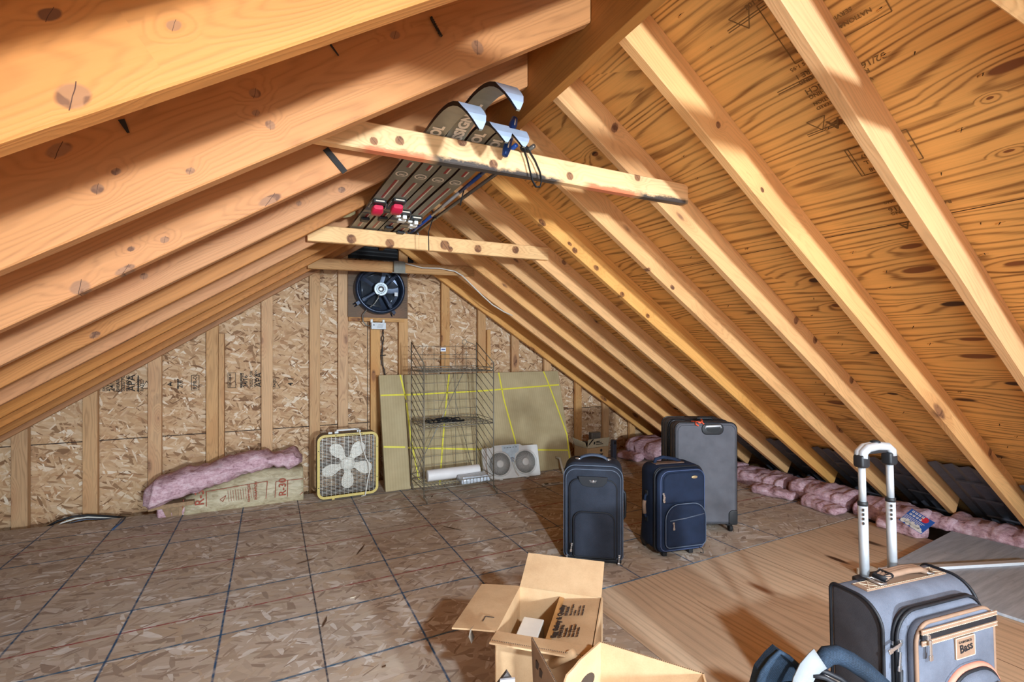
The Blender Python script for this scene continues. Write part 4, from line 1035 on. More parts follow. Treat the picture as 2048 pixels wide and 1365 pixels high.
def lq(x0, y0, x1, y1, z, mi): prism(bm, [Mx @ Vector(p) for p in ((x0, y0, z), (x1, y0, z), (x1, y1, z), (x0, y1, z))], Mx.to_3x3() @ Vector((0, 0, .0008)), mi)
lq(-W_ / 2, -H_ / 2, W_ / 2, H_ / 2, 0, 0)
for k in range(7): 
    c_ = Mx @ Vector((-W_ / 2 + .02 + k * W_ / 9, -H_ / 2 + .016 + .008 * (k % 2), .0012)); prism(bm, [c_ + Mx.to_3x3() @ Vector((.018 * math.cos(a), .015 * math.sin(a) + .0, 0)) for a in [2 * PI * j / 10 for j in range(10)]], Mx.to_3x3() @ Vector((0, 0, .0006)), 1)
c_ = Mx @ Vector((.03, H_ * .3, .0012)); prism(bm, [c_ + Mx.to_3x3() @ Vector((.022 * math.cos(a), .02 * math.sin(a), 0)) for a in [2 * PI * j / 10 for j in range(10)]], Mx.to_3x3() @ Vector((0, 0, .0006)), 2)
for r_, n_ in ((.036, 4), (.014, 4)):
    for k in range(n_): lq(-.075 + k * .022 + .012 * (n_ == 4), r_, -.06 + k * .022 + .012 * (n_ == 4), r_ + .013, .0015, 1); lq(-.071 + k * .022 + .012 * (n_ == 4), r_ + .005, -.064 + k * .022 + .012 * (n_ == 4), r_ + .009, .0024, 0)
for k in range(5): lq(-.075, .002 - k * .009, .05 - k * .008, .005 - k * .009, .0015, 1)
lq(W_ * .12, -H_ * .48, W_ * .48, -H_ * .36, .0015, 1)
obj('cover', bm, [plain('blue_leaflet', (38, 92, 178), .4, var=.05), M_WHITE, plain('red_print', (206, 48, 66), .5)], lf)
# ------------------------------------------------------------------ luggage
M_NAVY = fabric('black_navy_nylon', (44, 49, 60), .8, .25, 180)
M_NAVYD = plain('dark_trim', (24, 26, 32), .55)
M_DENIM = fabric('navy_nylon', (28, 38, 58), .8, .28, 220)
M_GRAYF = fabric('charcoal_ripstop', (92, 92, 98), .75, .16, 240)
M_SLATE = fabric('slate_canvas', (98, 103, 116), .85, .25, 320)
M_CHARC = fabric('charcoal_canvas', (66, 64, 68), .9, .28, 320)
M_PIPE = plain('satin_piping', (88, 98, 114), .45)
M_CHROME = plain('chrome', (206, 208, 212), .22, .9, var=.04)
M_ALU = plain('brushed_aluminium', (200, 206, 212), .38, .55, var=.04)
M_TAN = plain('tan_leather', (140, 112, 92), .65, var=.1)
M_STITCH = plain('cream_stitch', (206, 190, 166), .7)
M_CORAL = plain('coral_piping', (206, 128, 108), .6)

def outline(bm, w, h, r, y, cx, cz, rad, n=7, mi=0, part=None):
    pts = [(x, y, z) for x, z in rrect(w, h, r, n, cx, cz)]
    if part: pts = pts[part[0]:part[1]]
    tube(bm, pts, rad, 6, part is None, mi)
def zip_pull(name, par, x, y, z, L=.04, mat=None, tilt=0.0):
    bm = B(); R = roty(tilt)
    box(bm, (x, y, z), (.012, .008, .012)); c_ = Vector((x, y - .006, z)) + R @ Vector((0, 0, -L / 2 - .004)); box(bm, c_, (.009, .003, L), R)
    c_ = Vector((x, y - .006, z)) + R @ Vector((0, 0, -L + .004)); box(bm, c_, (.013, .004, .014), R)
    return obj(name, bm, mat or M_CHROME, par, bevel=.0015)
def wheel(name, par, x, y, z, r=.022, w=.018, mat=None, hood=True):
    bm = B(); lathe(bm, [(r * .4, -w / 2), (r * .9, -w / 2), (r, -w * .3), (r, w * .3), (r * .9, w / 2), (r * .4, w / 2)], (x, y, z), 20, 'X')
    return obj(name, bm, mat or M_RUB, par, smooth=True)

# 1 upright black roller with the winged badge
s1 = thing('suitcase', 'upright black roller suitcase with a silver winged badge, left of the navy one', 'suitcase', (1.742, 2.355, 0), -.646, 'upright suitcases in the middle')
W, H, Z0 = .345, .56, .018
bm = B(); rslab(bm, W, H, -.085, .11, (.07, .07, .03, .03), .02, 0, Z0 + H / 2); obj('body', bm, M_NAVY, s1, smooth=True)
bm = B(); rslab(bm, W - .01, H - .02, -.118, -.08, (.065, .065, .03, .03), .016, 0, Z0 + H / 2 - .005); obj('front_panel', bm, M_NAVY, s1, smooth=True)
bm = B(); rslab(bm, W - .075, H - .11, -.134, -.112, (.05, .05, .012, .012), .012, 0, Z0 + H / 2 - .032, puff=.004); obj('large_pocket', bm, M_NAVY, s1, smooth=True)
bm = B(); rslab(bm, W - .115, H * .46, -.156, -.128, (.05, .05, .014, .014), .014, .004, Z0 + .03 + H * .23, puff=.006); obj('small_pocket', bm, M_NAVY, s1, smooth=True)
bm = B(); outline(bm, W - .004, H - .014, (.068, .068, .03, .03), -.1, 0, Z0 + H / 2 - .005, .0035); outline(bm, W - .03, H - .05, (.058, .058, .024, .024), -.1185, 0, Z0 + H / 2 - .006, .0026)
obj('piping', bm, M_PIPE, s1, smooth=True)
bm = B(); outline(bm, W - .075, H - .11, (.05, .05, .012, .012), -.128, 0, Z0 + H / 2 - .032, .004); outline(bm, W - .112, H * .465, (.05, .05, .014, .014), -.143, .004, Z0 + .03 + H * .23, .0045)
obj('zipper', bm, M_NAVYD, s1, smooth=True)
bm = B(); zc = Z0 + H - .098; pr = [(-.085, zc + .03), (.085, zc + .03), (.078, zc + .0), (.06, zc - .022), (.03, zc - .03), (-.03, zc - .03), (-.06, zc - .022), (-.078, zc)]
prism(bm, [(x, -.139, z) for x, z in pr], (0, .006, 0)); obj('badge_panel', bm, M_NAVYD, s1, bevel=.002)
bm = B(); zb = zc + .004; lathe(bm, [(.0085, -.141), (.0085, -.144), (.006, -.145)], (0, 0, zb), 16, 'Y')
for sx in (-1, 1):
    for k in range(4):
        prism(bm, [(sx * .0085, -.1405, zb + .006 - k * .0032), (sx * (.0235 - k * .003), -.1405, zb + .0075 - k * .0036), (sx * (.022 - k * .003), -.1405, zb + .0053 - k * .0036), (sx * .0085, -.1405, zb + .0037 - k * .0032)], (0, -.002, 0))
bd = obj('winged_badge', bm, M_CHROME, s1)
bm = B(); tube(bm, [(0, -.133, zc - .035), (0, -.1345, zc - .13)], .002, 5); obj('seam', bm, M_NAVYD, s1)
zt = Z0 + H
bm = B(); pts = [(-.085 + .17 * k / 12, -.0, zt + .002 + .028 * math.sin(PI * k / 12) ** .6) for k in range(13)]
for q, r_ in ((-.012, .007), (0, .008), (.012, .007)): tube(bm, [(x, y + q, z) for x, y, z in pts], r_, 8)
h_ = obj('carry_handle', bm, M_PIPE if 0 else plain('handle_webbing', (70, 80, 98), .6), s1, smooth=True)
for sx in (-1, 1):
    bm = B(); tube(bm, [(sx * (.088 + .016 * math.cos(a)), .014 * math.sin(a) - .004, zt + .006) for a in [2 * PI * k / 14 for k in range(14)]], .0042, 8, True); obj('handle_ring', bm, M_CHROME, h_)
bm = B(); tube(bm, [(W / 2 + .001, .02, .4), (W / 2 + .016, .02, .38), (W / 2 + .018, .02, .3), (W / 2 + .016, .02, .24), (W / 2 + .001, .02, .22)], .008, 8); obj('side_handle', bm, M_NAVYD, s1)
zip_pull('zipper_pull', s1, -.122, -.14, .115, .042, tilt=.12); zip_pull('zipper_pull', s1, .15, -.118, .055, .05, tilt=.1); zip_pull('zipper_pull', s1, -.152, -.116, .035, .02)
for sx in (-.15, .15): wheel('wheel', s1, sx, .1, .022)
bm = B(); rslab(bm, W - .02, .02, -.11, .1, .008, .006, 0, .016); obj('base_strip', bm, M_NAVYD, s1)

# 2 navy roller with leather side handle
s2 = thing('suitcase', 'upright navy suitcase with a tan leather side handle, before the tall grey one', 'suitcase', (2.228, 2.192, 0), math.radians(-12), 'upright suitcases in the middle')
W, H, Z0 = .33, .505, .035
bm = B(); rslab(bm, W, H, -.06, .1, (.05, .05, .03, .03), .022, 0, Z0 + H / 2); obj('body', bm, M_DENIM, s2, smooth=True)
bm = B(); rslab(bm, W - .004, H - .01, -.1, -.064, (.06, .06, .04, .04), .016, 0, Z0 + H / 2 - .008); obj('front_panel', bm, M_DENIM, s2, smooth=True)
bm = B(); outline(bm, W + .002, H - .004, (.058, .058, .04, .04), -.066, 0, Z0 + H / 2 - .006, .005); outline(bm, W + .002, H - .002, (.052, .052, .035, .035), -.058, 0, Z0 + H / 2 - .004, .004); obj('zipper', bm, M_NAVYD, s2, smooth=True)
bm = B(); outline(bm, W - .03, H - .03, (.055, .055, .035, .035), -.1, .004, Z0 + H / 2 - .006, .0028)
obj('piping', bm, plain('blue_piping', (70, 84, 118), .5), s2, smooth=True)
bm = B(); rslab(bm, W - .055, H * .36, -.114, -.096, (.05, .05, .012, .012), .01, .008, Z0 + H * .76, puff=.003); obj('upper_pocket', bm, M_DENIM, s2, smooth=True)
bm = B(); rslab(bm, W - .058, H * .5, -.132, -.096, (.09, .09, .03, .03), .018, .012, Z0 + .035 + H * .25, puff=.008); obj('lower_pocket', bm, M_DENIM, s2, smooth=True)
bm = B(); tube(bm, [(-.105, -.136, Z0 + .2), (.0, -.143, Z0 + .212), (.125, -.136, Z0 + .226)], .0032, 6); outline(bm, W - .056, H * .505, (.09, .09, .03, .03), -.12, .012, Z0 + .035 + H * .25, .003); obj('pocket_zipper', bm, M_PIPE, s2, smooth=True)
bm = B(); lathe(bm, [(.021, 0), (.021, -.004), (.016, -.006)], n=24, axis='Y'); bmesh.ops.scale(bm, vec=(1, 1, .42), verts=bm.verts); bmesh.ops.translate(bm, vec=(.07, -.117, Z0 + H - .06), verts=bm.verts); obj('oval_badge', bm, plain('bronze_badge', (190, 166, 126), .4, .5), s2, smooth=True)
zip_pull('zipper_pull', s2, -.134, -.108, Z0 + .355, .042); zip_pull('zipper_pull', s2, -.126, -.108, Z0 + .345, .04, tilt=.15); zip_pull('zipper_pull', s2, -.088, -.142, Z0 + .188, .036)
bm = B(); tube(bm, [(-W / 2, .02, .36), (-W / 2 - .014, .02, .345), (-W / 2 - .02, .02, .3), (-W / 2 - .014, .02, .225), (-W / 2, .02, .21)], .008, 8)
sh_ = obj('side_handle', bm, M_DENIM, s2, smooth=True)
bm = B(); tube(bm, [(-W / 2 - .019, .02, .318), (-W / 2 - .023, .02, .29), (-W / 2 - .019, .02, .238)], .0115, 8); obj('leather_grip', bm, M_TAN, sh_, smooth=True, label='tan leather grip')
for z in (.365, .205):
    bm = B(); box(bm, (-W / 2 - .004, .02, z), (.01, .024, .03)); obj('handle_anchor', bm, M_NAVYD, sh_)
zt = Z0 + H
bm = B(); box(bm, (-.02, .02, zt + .001), (.2, .05, .004)); obj('top_patch', bm, plain('worn_leather', (120, 92, 74), .7, var=.25), s2, bevel=.001)
bm = B(); tube(bm, [(-.11, .03, zt), (-.10, .03, zt + .024), (-.05, .03, zt + .034), (.03, .03, zt + .018), (.07, .03, zt + .004)], .011, 8); obj('carry_handle', bm, M_DENIM, s2, smooth=True)
for sx in (-1, 1):
    bm = B(); loft(bm, [[(sx * (W / 2 - .035) + dx, y, z) for dx in (-.022, .022)][::1] + [] for y, z in ()] or [[(sx * (W / 2 - .03) - .02, .03, .12), (sx * (W / 2 - .03) + .024, .03, .12), (sx * (W / 2 - .03) + .024, .105, .2), (sx * (W / 2 - .03) - .02, .105, .2)], [(sx * (W / 2 - .03) - .02, .06, .02), (sx * (W / 2 - .03) + .024, .06, .02), (sx * (W / 2 - .03) + .024, .13, .03), (sx * (W / 2 - .03) - .02, .13, .03)]], smooth=False)
    obj('wheel_guard', bm, M_BLK, s2, bevel=.008)
    wheel('wheel', s2, sx * (W / 2 - .03), .105, .026, .026)
    bm = B(); box(bm, (sx * .09 - .01, -.06, .02), (.03, .03, .04)); obj('foot', bm, M_BLK, s2, bevel=.006)
bm = B(); tube(bm, [(.115, -.1, .045), (.135, -.11, .035), (.135, -.115, .012), (.12, -.105, .016)], .003, 6); obj('hook', bm, M_BLK, s2)

# 3 tall grey spinner seen from the back
s3 = thing('suitcase', 'tall grey spinner suitcase with its back to us, behind the navy one', 'suitcase', (2.64 + .16 * .4509, 2.285 + .16 * .8926, 0), -YAW, 'upright suitcases in the middle')
W, H, Z0 = .42, .69, .055
bm = B(); rslab(bm, W, H, -.15, -.02, (.045, .045, .04, .04), .018, 0, Z0 + H / 2); obj('back_shell', bm, M_GRAYF, s3, smooth=True)
bm = B(); rslab(bm, W - .01, H - .006, -.02, .02, (.045, .045, .04, .04), .008, 0, Z0 + H / 2); obj('gusset', bm, plain('black_gusset', (38, 38, 44), .5), s3, smooth=True)
bm = B(); rslab(bm, W, H, .02, .17, (.045, .045, .04, .04), .02, 0, Z0 + H / 2); obj('front_shell', bm, M_GRAYF, s3, smooth=True)
bm = B()
for y in (-.136, -.02, .02, .15): outline(bm, W + .002, H + .002, (.046, .046, .04, .04), y, 0, Z0 + H / 2, .0045)
obj('piping', bm, plain('gloss_black_piping', (26, 26, 30), .25), s3, smooth=True)
bm = B()
for y in (-.08, .09): outline(bm, W + .001, H + .001, (.046, .046, .04, .04), y, 0, Z0 + H / 2, .002)
obj('zipper', bm, M_NAVYD, s3, smooth=True)
zt = Z0 + H
bm = B(); rslab(bm, .15, .075, -.156, -.14, (.03, .03, .036, .036), .006, .04, zt - .042); cu_ = obj('handle_cup', bm, M_BLK, s3, smooth=True)
bm = B(); prism(bm, [(.04 - .045, -.1575, zt - .035), (.04 + .045, -.1575, zt - .035), (.04 + .035, -.1575, zt - .055), (.04, -.1575, zt - .064), (.04 - .035, -.1575, zt - .055)], (0, .002, 0)); obj('cup_recess', bm, plain('deep_black', (12, 12, 14), .6), cu_)
bm = B(); tube(bm, [(-.015, -.156, zt - .034), (-.008, -.162, zt - .02), (.088, -.162, zt - .016), (.095, -.156, zt - .03)], .0085, 8); obj('pull_handle', bm, M_ALU, cu_, smooth=True)
bm = B(); tube(bm, [(-.02, -.02, zt), (-.012, -.02, zt + .016), (.085, -.02, zt + .016), (.093, -.02, zt)], .008, 8); obj('carry_handle', bm, M_BLK, s3, smooth=True)
bm = B(); tube(bm, [(-.085, -.1, zt + .004), (-.06, -.13, zt + .004), (-.04, -.14, zt + .002), (-.02, -.12, zt + .008), (.0, -.06, zt + .012)], .007, 6); tube(bm, [(-.07, -.13, zt + .006), (-.075, -.16, zt - .008), (-.06, -.164, zt - .016)], .006, 6); tube(bm, [(-.05, -.12, zt + .008), (-.03, -.15, zt + .004), (-.02, -.158, zt - .006)], .005, 6)
obj('luggage_ribbon', bm, plain('orange_ribbon', (222, 92, 62), .6), s3, label='orange ribbon tied to the top handle')
for sx in (-1, 1):
    bm = B(); rslab(bm, .062, .10, -.155, -.12, (.03, .012, .012, .02) if sx < 0 else (.012, .03, .02, .012), .006, sx * (W / 2 - .03), Z0 + .047); obj('corner_guard', bm, M_BLK, s3, smooth=True)
    for y in (-.115, .13):
        bm = B(); box(bm, (sx * (W / 2 - .05), y, .05), (.04, .045, .02)); cst_ = obj('caster', bm, M_BLK, s3, bevel=.006)
        wheel('wheel', cst_, sx * (W / 2 - .04), y - .012, .024, .024, .022)
bm = B(); outline(bm, W - .03, H - .03, .04, -.1505, 0, Z0 + H / 2, .0012); obj('seam', bm, M_NAVYD, s3)

# 4 slate carry-on in front with its handle pulled out
s4 = thing('carry_on', 'slate grey carry-on with tan trim and its telescoping handle pulled up', 'suitcase', (1.63, .768, .0), 0)
s4.rotation_euler = (math.radians(-1.5), 0, math.radians(-8.4))
W, H, Z0, D = .385, .535, .045, .14
bm = B(); rslab(bm, D, H, -W / 2, W / 2, (.02, .07, .02, .02), .008, 0, 0, 10)
bmesh.ops.rotate(bm, matrix=rotz(PI / 2), verts=bm.verts)       # outline plane becomes YZ: +x -> +y
bmesh.ops.translate(bm, vec=(0, -D / 2, Z0 + H / 2), verts=bm.verts)
for f in bm.faces:
    if abs(f.normal.x) > .9: f.material_index = 1
bm.normal_update()
for f in bm.faces: f.material_index = 1 if abs(f.normal.x) > .8 else 0
obj('body', bm, [M_SLATE, M_CHARC], s4, smooth=True, fix=True)
for sx in (-1, 1):
    bm = B(); pts = [(sx * (W / 2 + .001), y - D / 2, z + Z0 + H / 2) for y, z in rrect(D + .002, H + .002, (.02, .07, .02, .02), 10)]
    tube(bm, pts, .0045, 7, True); obj('edge_piping', bm, M_NAVYD, s4, smooth=True)
PW, PH = .315, .495
bm = B(); rslab(bm, PW + .03, PH + .015, -D - .022, -D + .02, (.07, .07, .03, .03), .012, .012, Z0 + PH / 2 + .008); obj('gusset', bm, M_SLATE, s4, smooth=True)
bm = B(); outline(bm, PW + .034, PH + .024, (.07, .07, .03, .03), -D - .004, .012, Z0 + PH / 2 + .008, .004); outline(bm, PW + .034, PH + .024, (.07, .07, .03, .03), -D - .014, .012, Z0 + PH / 2 + .008, .004); obj('zipper', bm, M_NAVYD, s4, smooth=True)
bm = B(); rslab(bm, PW, PH, -D - .05, -D - .018, (.05, .05, .025, .025), .014, .016, Z0 + PH / 2 + .004, puff=.005); pk = obj('front_pocket', bm, M_SLATE, s4, smooth=True)
YP = -D - .0535
bm = B(); outline(bm, PW - .004, PH - .004, (.05, .05, .025, .025), -D - .045, .016, Z0 + PH / 2 + .004, .0048); obj('pocket_piping', bm, M_TAN, pk, smooth=True)
zz = .513; PZ = .462
bm = B(); box(bm, (.016, YP - .0015, zz), (PW - .016, .003, .013)); obj('zipper_tape', bm, M_NAVYD, pk)
for dz in (.014, -.014):
    bm = B(); box(bm, (.016, YP - .002, zz + dz), (PW - .012, .004, .0125)); bd_ = obj('leather_band', bm, M_TAN, pk, bevel=.0015)
    bm = B()
    for d2 in (-.0045, .0045):
        for k in range(46): box(bm, (.016 - PW / 2 + .01 + k * (PW - .02) / 45, YP - .0045, zz + dz + d2), (.0042, .001, .0016))
    obj('stitching', bm, M_STITCH, bd_)
zip_pull('zipper_pull', pk, -.118, YP - .006, zz + .002, .052)
bm = B(); box(bm, (.03, YP - .002, PZ), (.078, .004, .055)); pa = obj('leather_patch', bm, M_TAN, pk, bevel=.0015, label='stitched leather brand patch')
bm = B(); outline(bm, .076, .053, .002, YP - .0045, .03, PZ, .0011, 2); obj('stitching', bm, M_STITCH, pa)
bm = B(); text_into(bm, 'Bass', MX((.008, YP - .0046, PZ - .014), (1, .0, .12), (-.05, 0, 1)), .03, 0, .0006); text_into(bm, 'G.H.BASS&CO', MX((.003, YP - .0046, PZ + .012), (1, 0, 0), (0, 0, 1)), .0085, 0); obj('lettering', bm, M_NAVYD, pa)
bm = B(); rslab(bm, .215, .35, YP - .03, YP + .01, (.09, .09, .02, .02), .016, .045, Z0 + .183, puff=.004); lp = obj('lower_pocket', bm, M_SLATE, pk, smooth=True)
for i, (g, y_, m_, r_) in enumerate(((.024, YP - .001, M_SLATE, .005), (.014, YP - .006, M_CORAL, .0085), (.004, YP - .014, M_NAVYD, .0045))):
    bm = B(); outline(bm, .215 + g, .35 + g, (.09 + g / 2, .09 + g / 2, .02, .02), y_, .045, Z0 + .183, r_, 9); obj('pocket_piping', bm, m_, lp, smooth=True, label='coral lining edge' if i == 1 else None)
for sx in (-.05, .055):
    bm = B(); box(bm, (.045 + sx, YP - .0365, Z0 + .165), (.024, .005, .33)); st_ = obj('leather_strap', bm, M_TAN, lp, bevel=.0015)
    bm = B()
    for d2 in (-.009, .009):
        for k in range(52): box(bm, (.045 + sx + d2, YP - .0395, Z0 + .005 + k * .0062), (.0014, .001, .004))
    obj('stitching', bm, M_STITCH, st_)
# zipper pulls at the pocket corner
for (x, y, z, a) in ((-.158, -D - .02, Z0 + PH - .05, 1.3), (-.16, -D - .016, Z0 + PH - .07, .1), (-.16, -D - .004, Z0 + PH - .06, -.15)): zip_pull('zipper_pull', s4, x, y, z, .05, tilt=a)
bm = B(); tube(bm, [(-.16, -D - .02, Z0 + PH - .12), (-.162, -D - .02, Z0 + PH - .16), (-.162, -D - .02, Z0 + PH - .2)], .006, 6); obj('zipper_garage', bm, M_NAVYD, s4)
# top: leather strip, handle, telescoping tubes
zt = Z0 + H
bm = B(); box(bm, (.01, -.055, zt + .0015), (.33, .045, .004)); ls = obj('leather_strip', bm, M_TAN, s4, bevel=.001)
bm = B()
for d2 in (-.019, .019):
    for k in range(48): box(bm, (-.15 + k * .0068, -.055 + d2, zt + .004), (.0045, .0015, .001))
for cx in (-.12, .145):
    for a in (.7, -.7): box(bm, (cx, -.055, zt + .0042), (.042, .0015, .001), rotz(a))
    for dx in (-.018, .018): box(bm, (cx + dx, -.055, zt + .0042), (.0015, .036, .001))
obj('stitching', bm, M_STITCH, ls)
bm = B(); pts = [(-.085, -.055, zt + .006), (-.075, -.055, zt + .016), (-.05, -.055, zt + .024), (.03, -.055, zt + .026), (.08, -.055, zt + .022), (.105, -.055, zt + .012), (.112, -.055, zt + .006)]
for q in (-.009, 0, .009): tube(bm, [(x, y + q, z) for x, y, z in pts[1:-1]], .0085, 8)
ch = obj('carry_handle', bm, M_TAN, s4, smooth=True)
bm = B(); tube(bm, [(-.072, -.055 - .012, zt + .017), (-.072, -.055 + .012, zt + .017), (-.05, -.055 + .012, zt + .024), (-.05, -.055 - .012, zt + .024)], .01, 8, True); obj('handle_sleeve', bm, M_NAVYD, ch, smooth=True)
for x in (-.088, .113):
    bm = B(); tube(bm, [(x - .01, -.075, zt + .01), (x + .01, -.075, zt + .01), (x + .01, -.035, zt + .01), (x - .01, -.035, zt + .01)], .0035, 6, True); obj('handle_ring', bm, M_CHROME, ch)
bm = B(); pts = [(-.105, -.004), (-.095, .014), (-.03, .018), (.03, .012), (.09, .018), (.1, .004), (.095, -.018), (-.1, -.018)]
prism(bm, [(x - .012, y - .012, zt - .01) for x, y in pts], (0, 0, .014)); obj('handle_well', bm, M_NAVYD, s4, bevel=.004)
for sx in (-.073, .045):
    bm = B(); tube(bm, [(sx, -.012, zt - .02), (sx, -.012, zt + .215)], .0125, 14); lo = obj('handle_tube', bm, M_ALU, s4, smooth=True)
    bm = B(); tube(bm, [(sx, -.012, zt + .21), (sx, -.012, zt + .222)], .0132, 14); obj('collar', bm, M_BLK, lo, smooth=True)
    bm = B(); tube(bm, [(sx, -.012, zt + .215), (sx, -.012, zt + .335)], .0096, 14); obj('inner_tube', bm, M_ALU, lo, smooth=True)
    bm = B()
    for k in range(4): box(bm, (sx - .0105, -.0215, zt + .2 - k * .013), (.005, .004, .007), rotz(.6))
    obj('lock_button', bm, M_BLK, lo)
zh = zt + .335
for sx in (-.073, .045):
    bm = B(); rslab(bm, .034, .04, -.027, .003, .01, .006, sx, zh + .006); obj('grip_collar', bm, M_BLK, s4, smooth=True)
bm = B(); pts = [(-.076, -.012, zh + .015), (-.074, -.012, zh + .03), (-.056, -.012, zh + .043), (-.014, -.012, zh + .047), (.028, -.012, zh + .043), (.046, -.012, zh + .03), (.048, -.012, zh + .015)]
for q in (-.006, .006): tube(bm, [(x, y + q, z) for x, y, z in pts], .0125, 10)
gp = obj('grip', bm, M_ALU, s4, smooth=True)
bm = B(); lathe(bm, [(.014, 0), (.013, .006), (.006, .009)], (-.014, -.012, zh + .055), 16); obj('release_button', bm, M_BLK, gp, smooth=True)
bm = B(); box(bm, (-.014, -.012, zh + .031), (.075, .022, .012)); obj('grip_underside', bm, M_BLK, gp, bevel=.004)
for sx in (-.15, .15): wheel('wheel', s4, sx, -.02, .026, .026)

# 5 soft black bag in front of it
M_BAG = fabric('worn_black_nylon', (38, 52, 68), .75, .4, 160)
bg = thing('soft_bag', 'slouchy black shoulder bag with grey webbing strap at the bottom edge', 'bag', (1.225, .70, 0), math.radians(-30), )
bm = B(); loops = []
for i in range(19):
    u = i / 18; z = .40 * u; w = .30 - .10 * u ** 2; d = .17 - .09 * u ** 1.5
    if i == 0: w *= .9; d *= .8
    L_ = []
    for k in range(36):
        a = 2 * PI * k / 36; x = w / 2 * math.copysign(abs(math.cos(a)) ** .6, math.cos(a)); y = d / 2 * math.copysign(abs(math.sin(a)) ** .7, math.sin(a))
        f = mnoise.noise((x * 9, y * 9, z * 8)) * .018 + mnoise.noise((x * 24, y * 24, z * 20)) * .006
        L_.append((x * (1 + f * 2) - .04 * u, y + f, z + (mnoise.noise((x * 8, 2, 3)) * .03 if i > 12 else 0)))
    loops.append(L_)
loft(bm, loops); obj('body', bm, M_BAG, bg, smooth=True)
def atf(px, py, f):      # world point at forward distance f
    d = ray(px, py); return d * f + Vector((0, 0, CAMH))
Mi = (Matrix.Translation(bg.location) @ Euler(bg.rotation_euler).to_matrix().to_4x4()).inverted()
def bl(px, py, f): return Mi @ atf(px, py, f)
def band(bm, pts, w, th, wd=None):      # flat strap through points, width along wd
    loops = []
    for i, p in enumerate(pts):
        d = (pts[min(i + 1, len(pts) - 1)] - pts[max(i - 1, 0)]).normalized(); s_ = (wd - d * wd.dot(d)).normalized() * w / 2; n_ = d.cross(s_).normalized() * th / 2
        loops.append([p + s_ + n_, p - s_ + n_, p - s_ - n_, p + s_ - n_])
    loft(bm, loops, smooth=True)
bm = B()      # side wing of the bag
tube(bm, [bl(1512, 1375, 1.2), bl(1524, 1345, 1.2), bl(1543, 1320, 1.2), bl(1560, 1304, 1.2), bl(1578, 1316, 1.2), bl(1600, 1336, 1.2), bl(1625, 1372, 1.2)], .006, 7)
A_ = [bl(1512, 1385, 1.2), bl(1522, 1348, 1.2), bl(1543, 1322, 1.2), bl(1560, 1306, 1.2), bl(1577, 1318, 1.21), bl(1600, 1338, 1.22), bl(1628, 1385, 1.22)]
prism(bm, A_, Mi.to_3x3() @ (Vector((.45, .89, 0)) * .035)); obj('pocket_flap', bm, M_BAG, bg)
wd = Mi.to_3x3() @ Vector((.89, -.45, -.2))
bm = B(); band(bm, [bl(1598, 1395, 1.14), bl(1604, 1365, 1.145), bl(1615, 1342, 1.15), bl(1630, 1326, 1.155), bl(1640, 1318, 1.16)], .045, .004, wd); obj('webbing_strap', bm, fabric('grey_webbing', (142, 148, 152), .8, .15, 400), bg, smooth=True, label='pale grey webbing strap')
bm = B(); pts = [bl(1632, 1352, 1.17), bl(1640, 1328, 1.175), bl(1655, 1312, 1.18), bl(1675, 1310, 1.18), bl(1700, 1322, 1.17), bl(1730, 1342, 1.16), bl(1765, 1372, 1.15), bl(1790, 1400, 1.14)]
tube(bm, pts, .02, 10, rr=[.012, .018, .021, .022, .022, .022, .02, .018]); obj('padded_strap', bm, M_BAG, bg, smooth=True)
bm = B(); tube(bm, [bl(1632, 1340, 1.16), bl(1655, 1346, 1.155), bl(1680, 1358, 1.15), bl(1710, 1380, 1.145)], .006, 7); tube(bm, [bl(1625, 1352, 1.15), bl(1650, 1356, 1.145), bl(1672, 1368, 1.14), bl(1690, 1390, 1.14)], .006, 7); obj('edge_binding', bm, M_NAVYD, bg, smooth=True)
bm = B(); prism(bm, [bl(1644, 1344, 1.175), bl(1662, 1350, 1.175), bl(1690, 1372, 1.17), bl(1668, 1372, 1.17)], Mi.to_3x3() @ (Vector((.45, .89, 0)) * .003)); obj('care_label', bm, M_LABEL, bg)
# ------------------------------------------------------------------ cardboard boxes in front
t = NT('corrugated_cardboard'); o = t.obj()
f = t.noise(o, 7, 5, .6); g = t.noise(o, 220, 2); f = t.ma('ADD', f, t.ma('MULTIPLY', t.ma('SUBTRACT', g, .5), .25))
M_CARD = t.fin(t.ramp(f, (.25, lin((186, 150, 112))), (.7, lin((212, 178, 138)))), .75, 0, .25)
M_CARDE = plain('corrugated_edge', (150, 120, 92), .8)
M_CARDI = plain('flute_shadow', (70, 56, 46), .9)
M_CRINK = plain('carton_ink', (58, 46, 40), .8, var=.1)
FL, BL, BR = onZ(985, 1262, .35), onZ(1040, 1173, .35), onZ(1200, 1195, .35)
ax = (BR - BL); LX = .305; BXY = .30; ax.normalize(); ay = Vector((-ax.y, ax.x, 0))
rzA = math.atan2(ax.y, ax.x)
FLo = BL - ay * BXY      # front-left corner
bx = thing('cardboard_box', 'open square cardboard box with printed egg carton flap folded in', 'box', (FLo.x, FLo.y, 0), rzA)
HB = .35; T = .005
def pan(bm, o_, u, v, w, h, th=T, mi=0, bend=0):
    """panel with origin o_, axes u v (unit), thickness along u x v"""
    o_, u, v = Vector(o_), Vector(u).normalized(), Vector(v).normalized(); n_ = u.cross(v).normalized()
    N = 6; loops = []
    for i in range(N + 1):
        q = h * i / N; b = n_ * (bend * (i / N) ** 2)
        loops.append([o_ + v * q + b, o_ + u * w + v * q + b, o_ + u * w + v * q + b + n_ * th, o_ + v * q + b + n_ * th])
    loft(bm, loops, mi=mi, smooth=False)
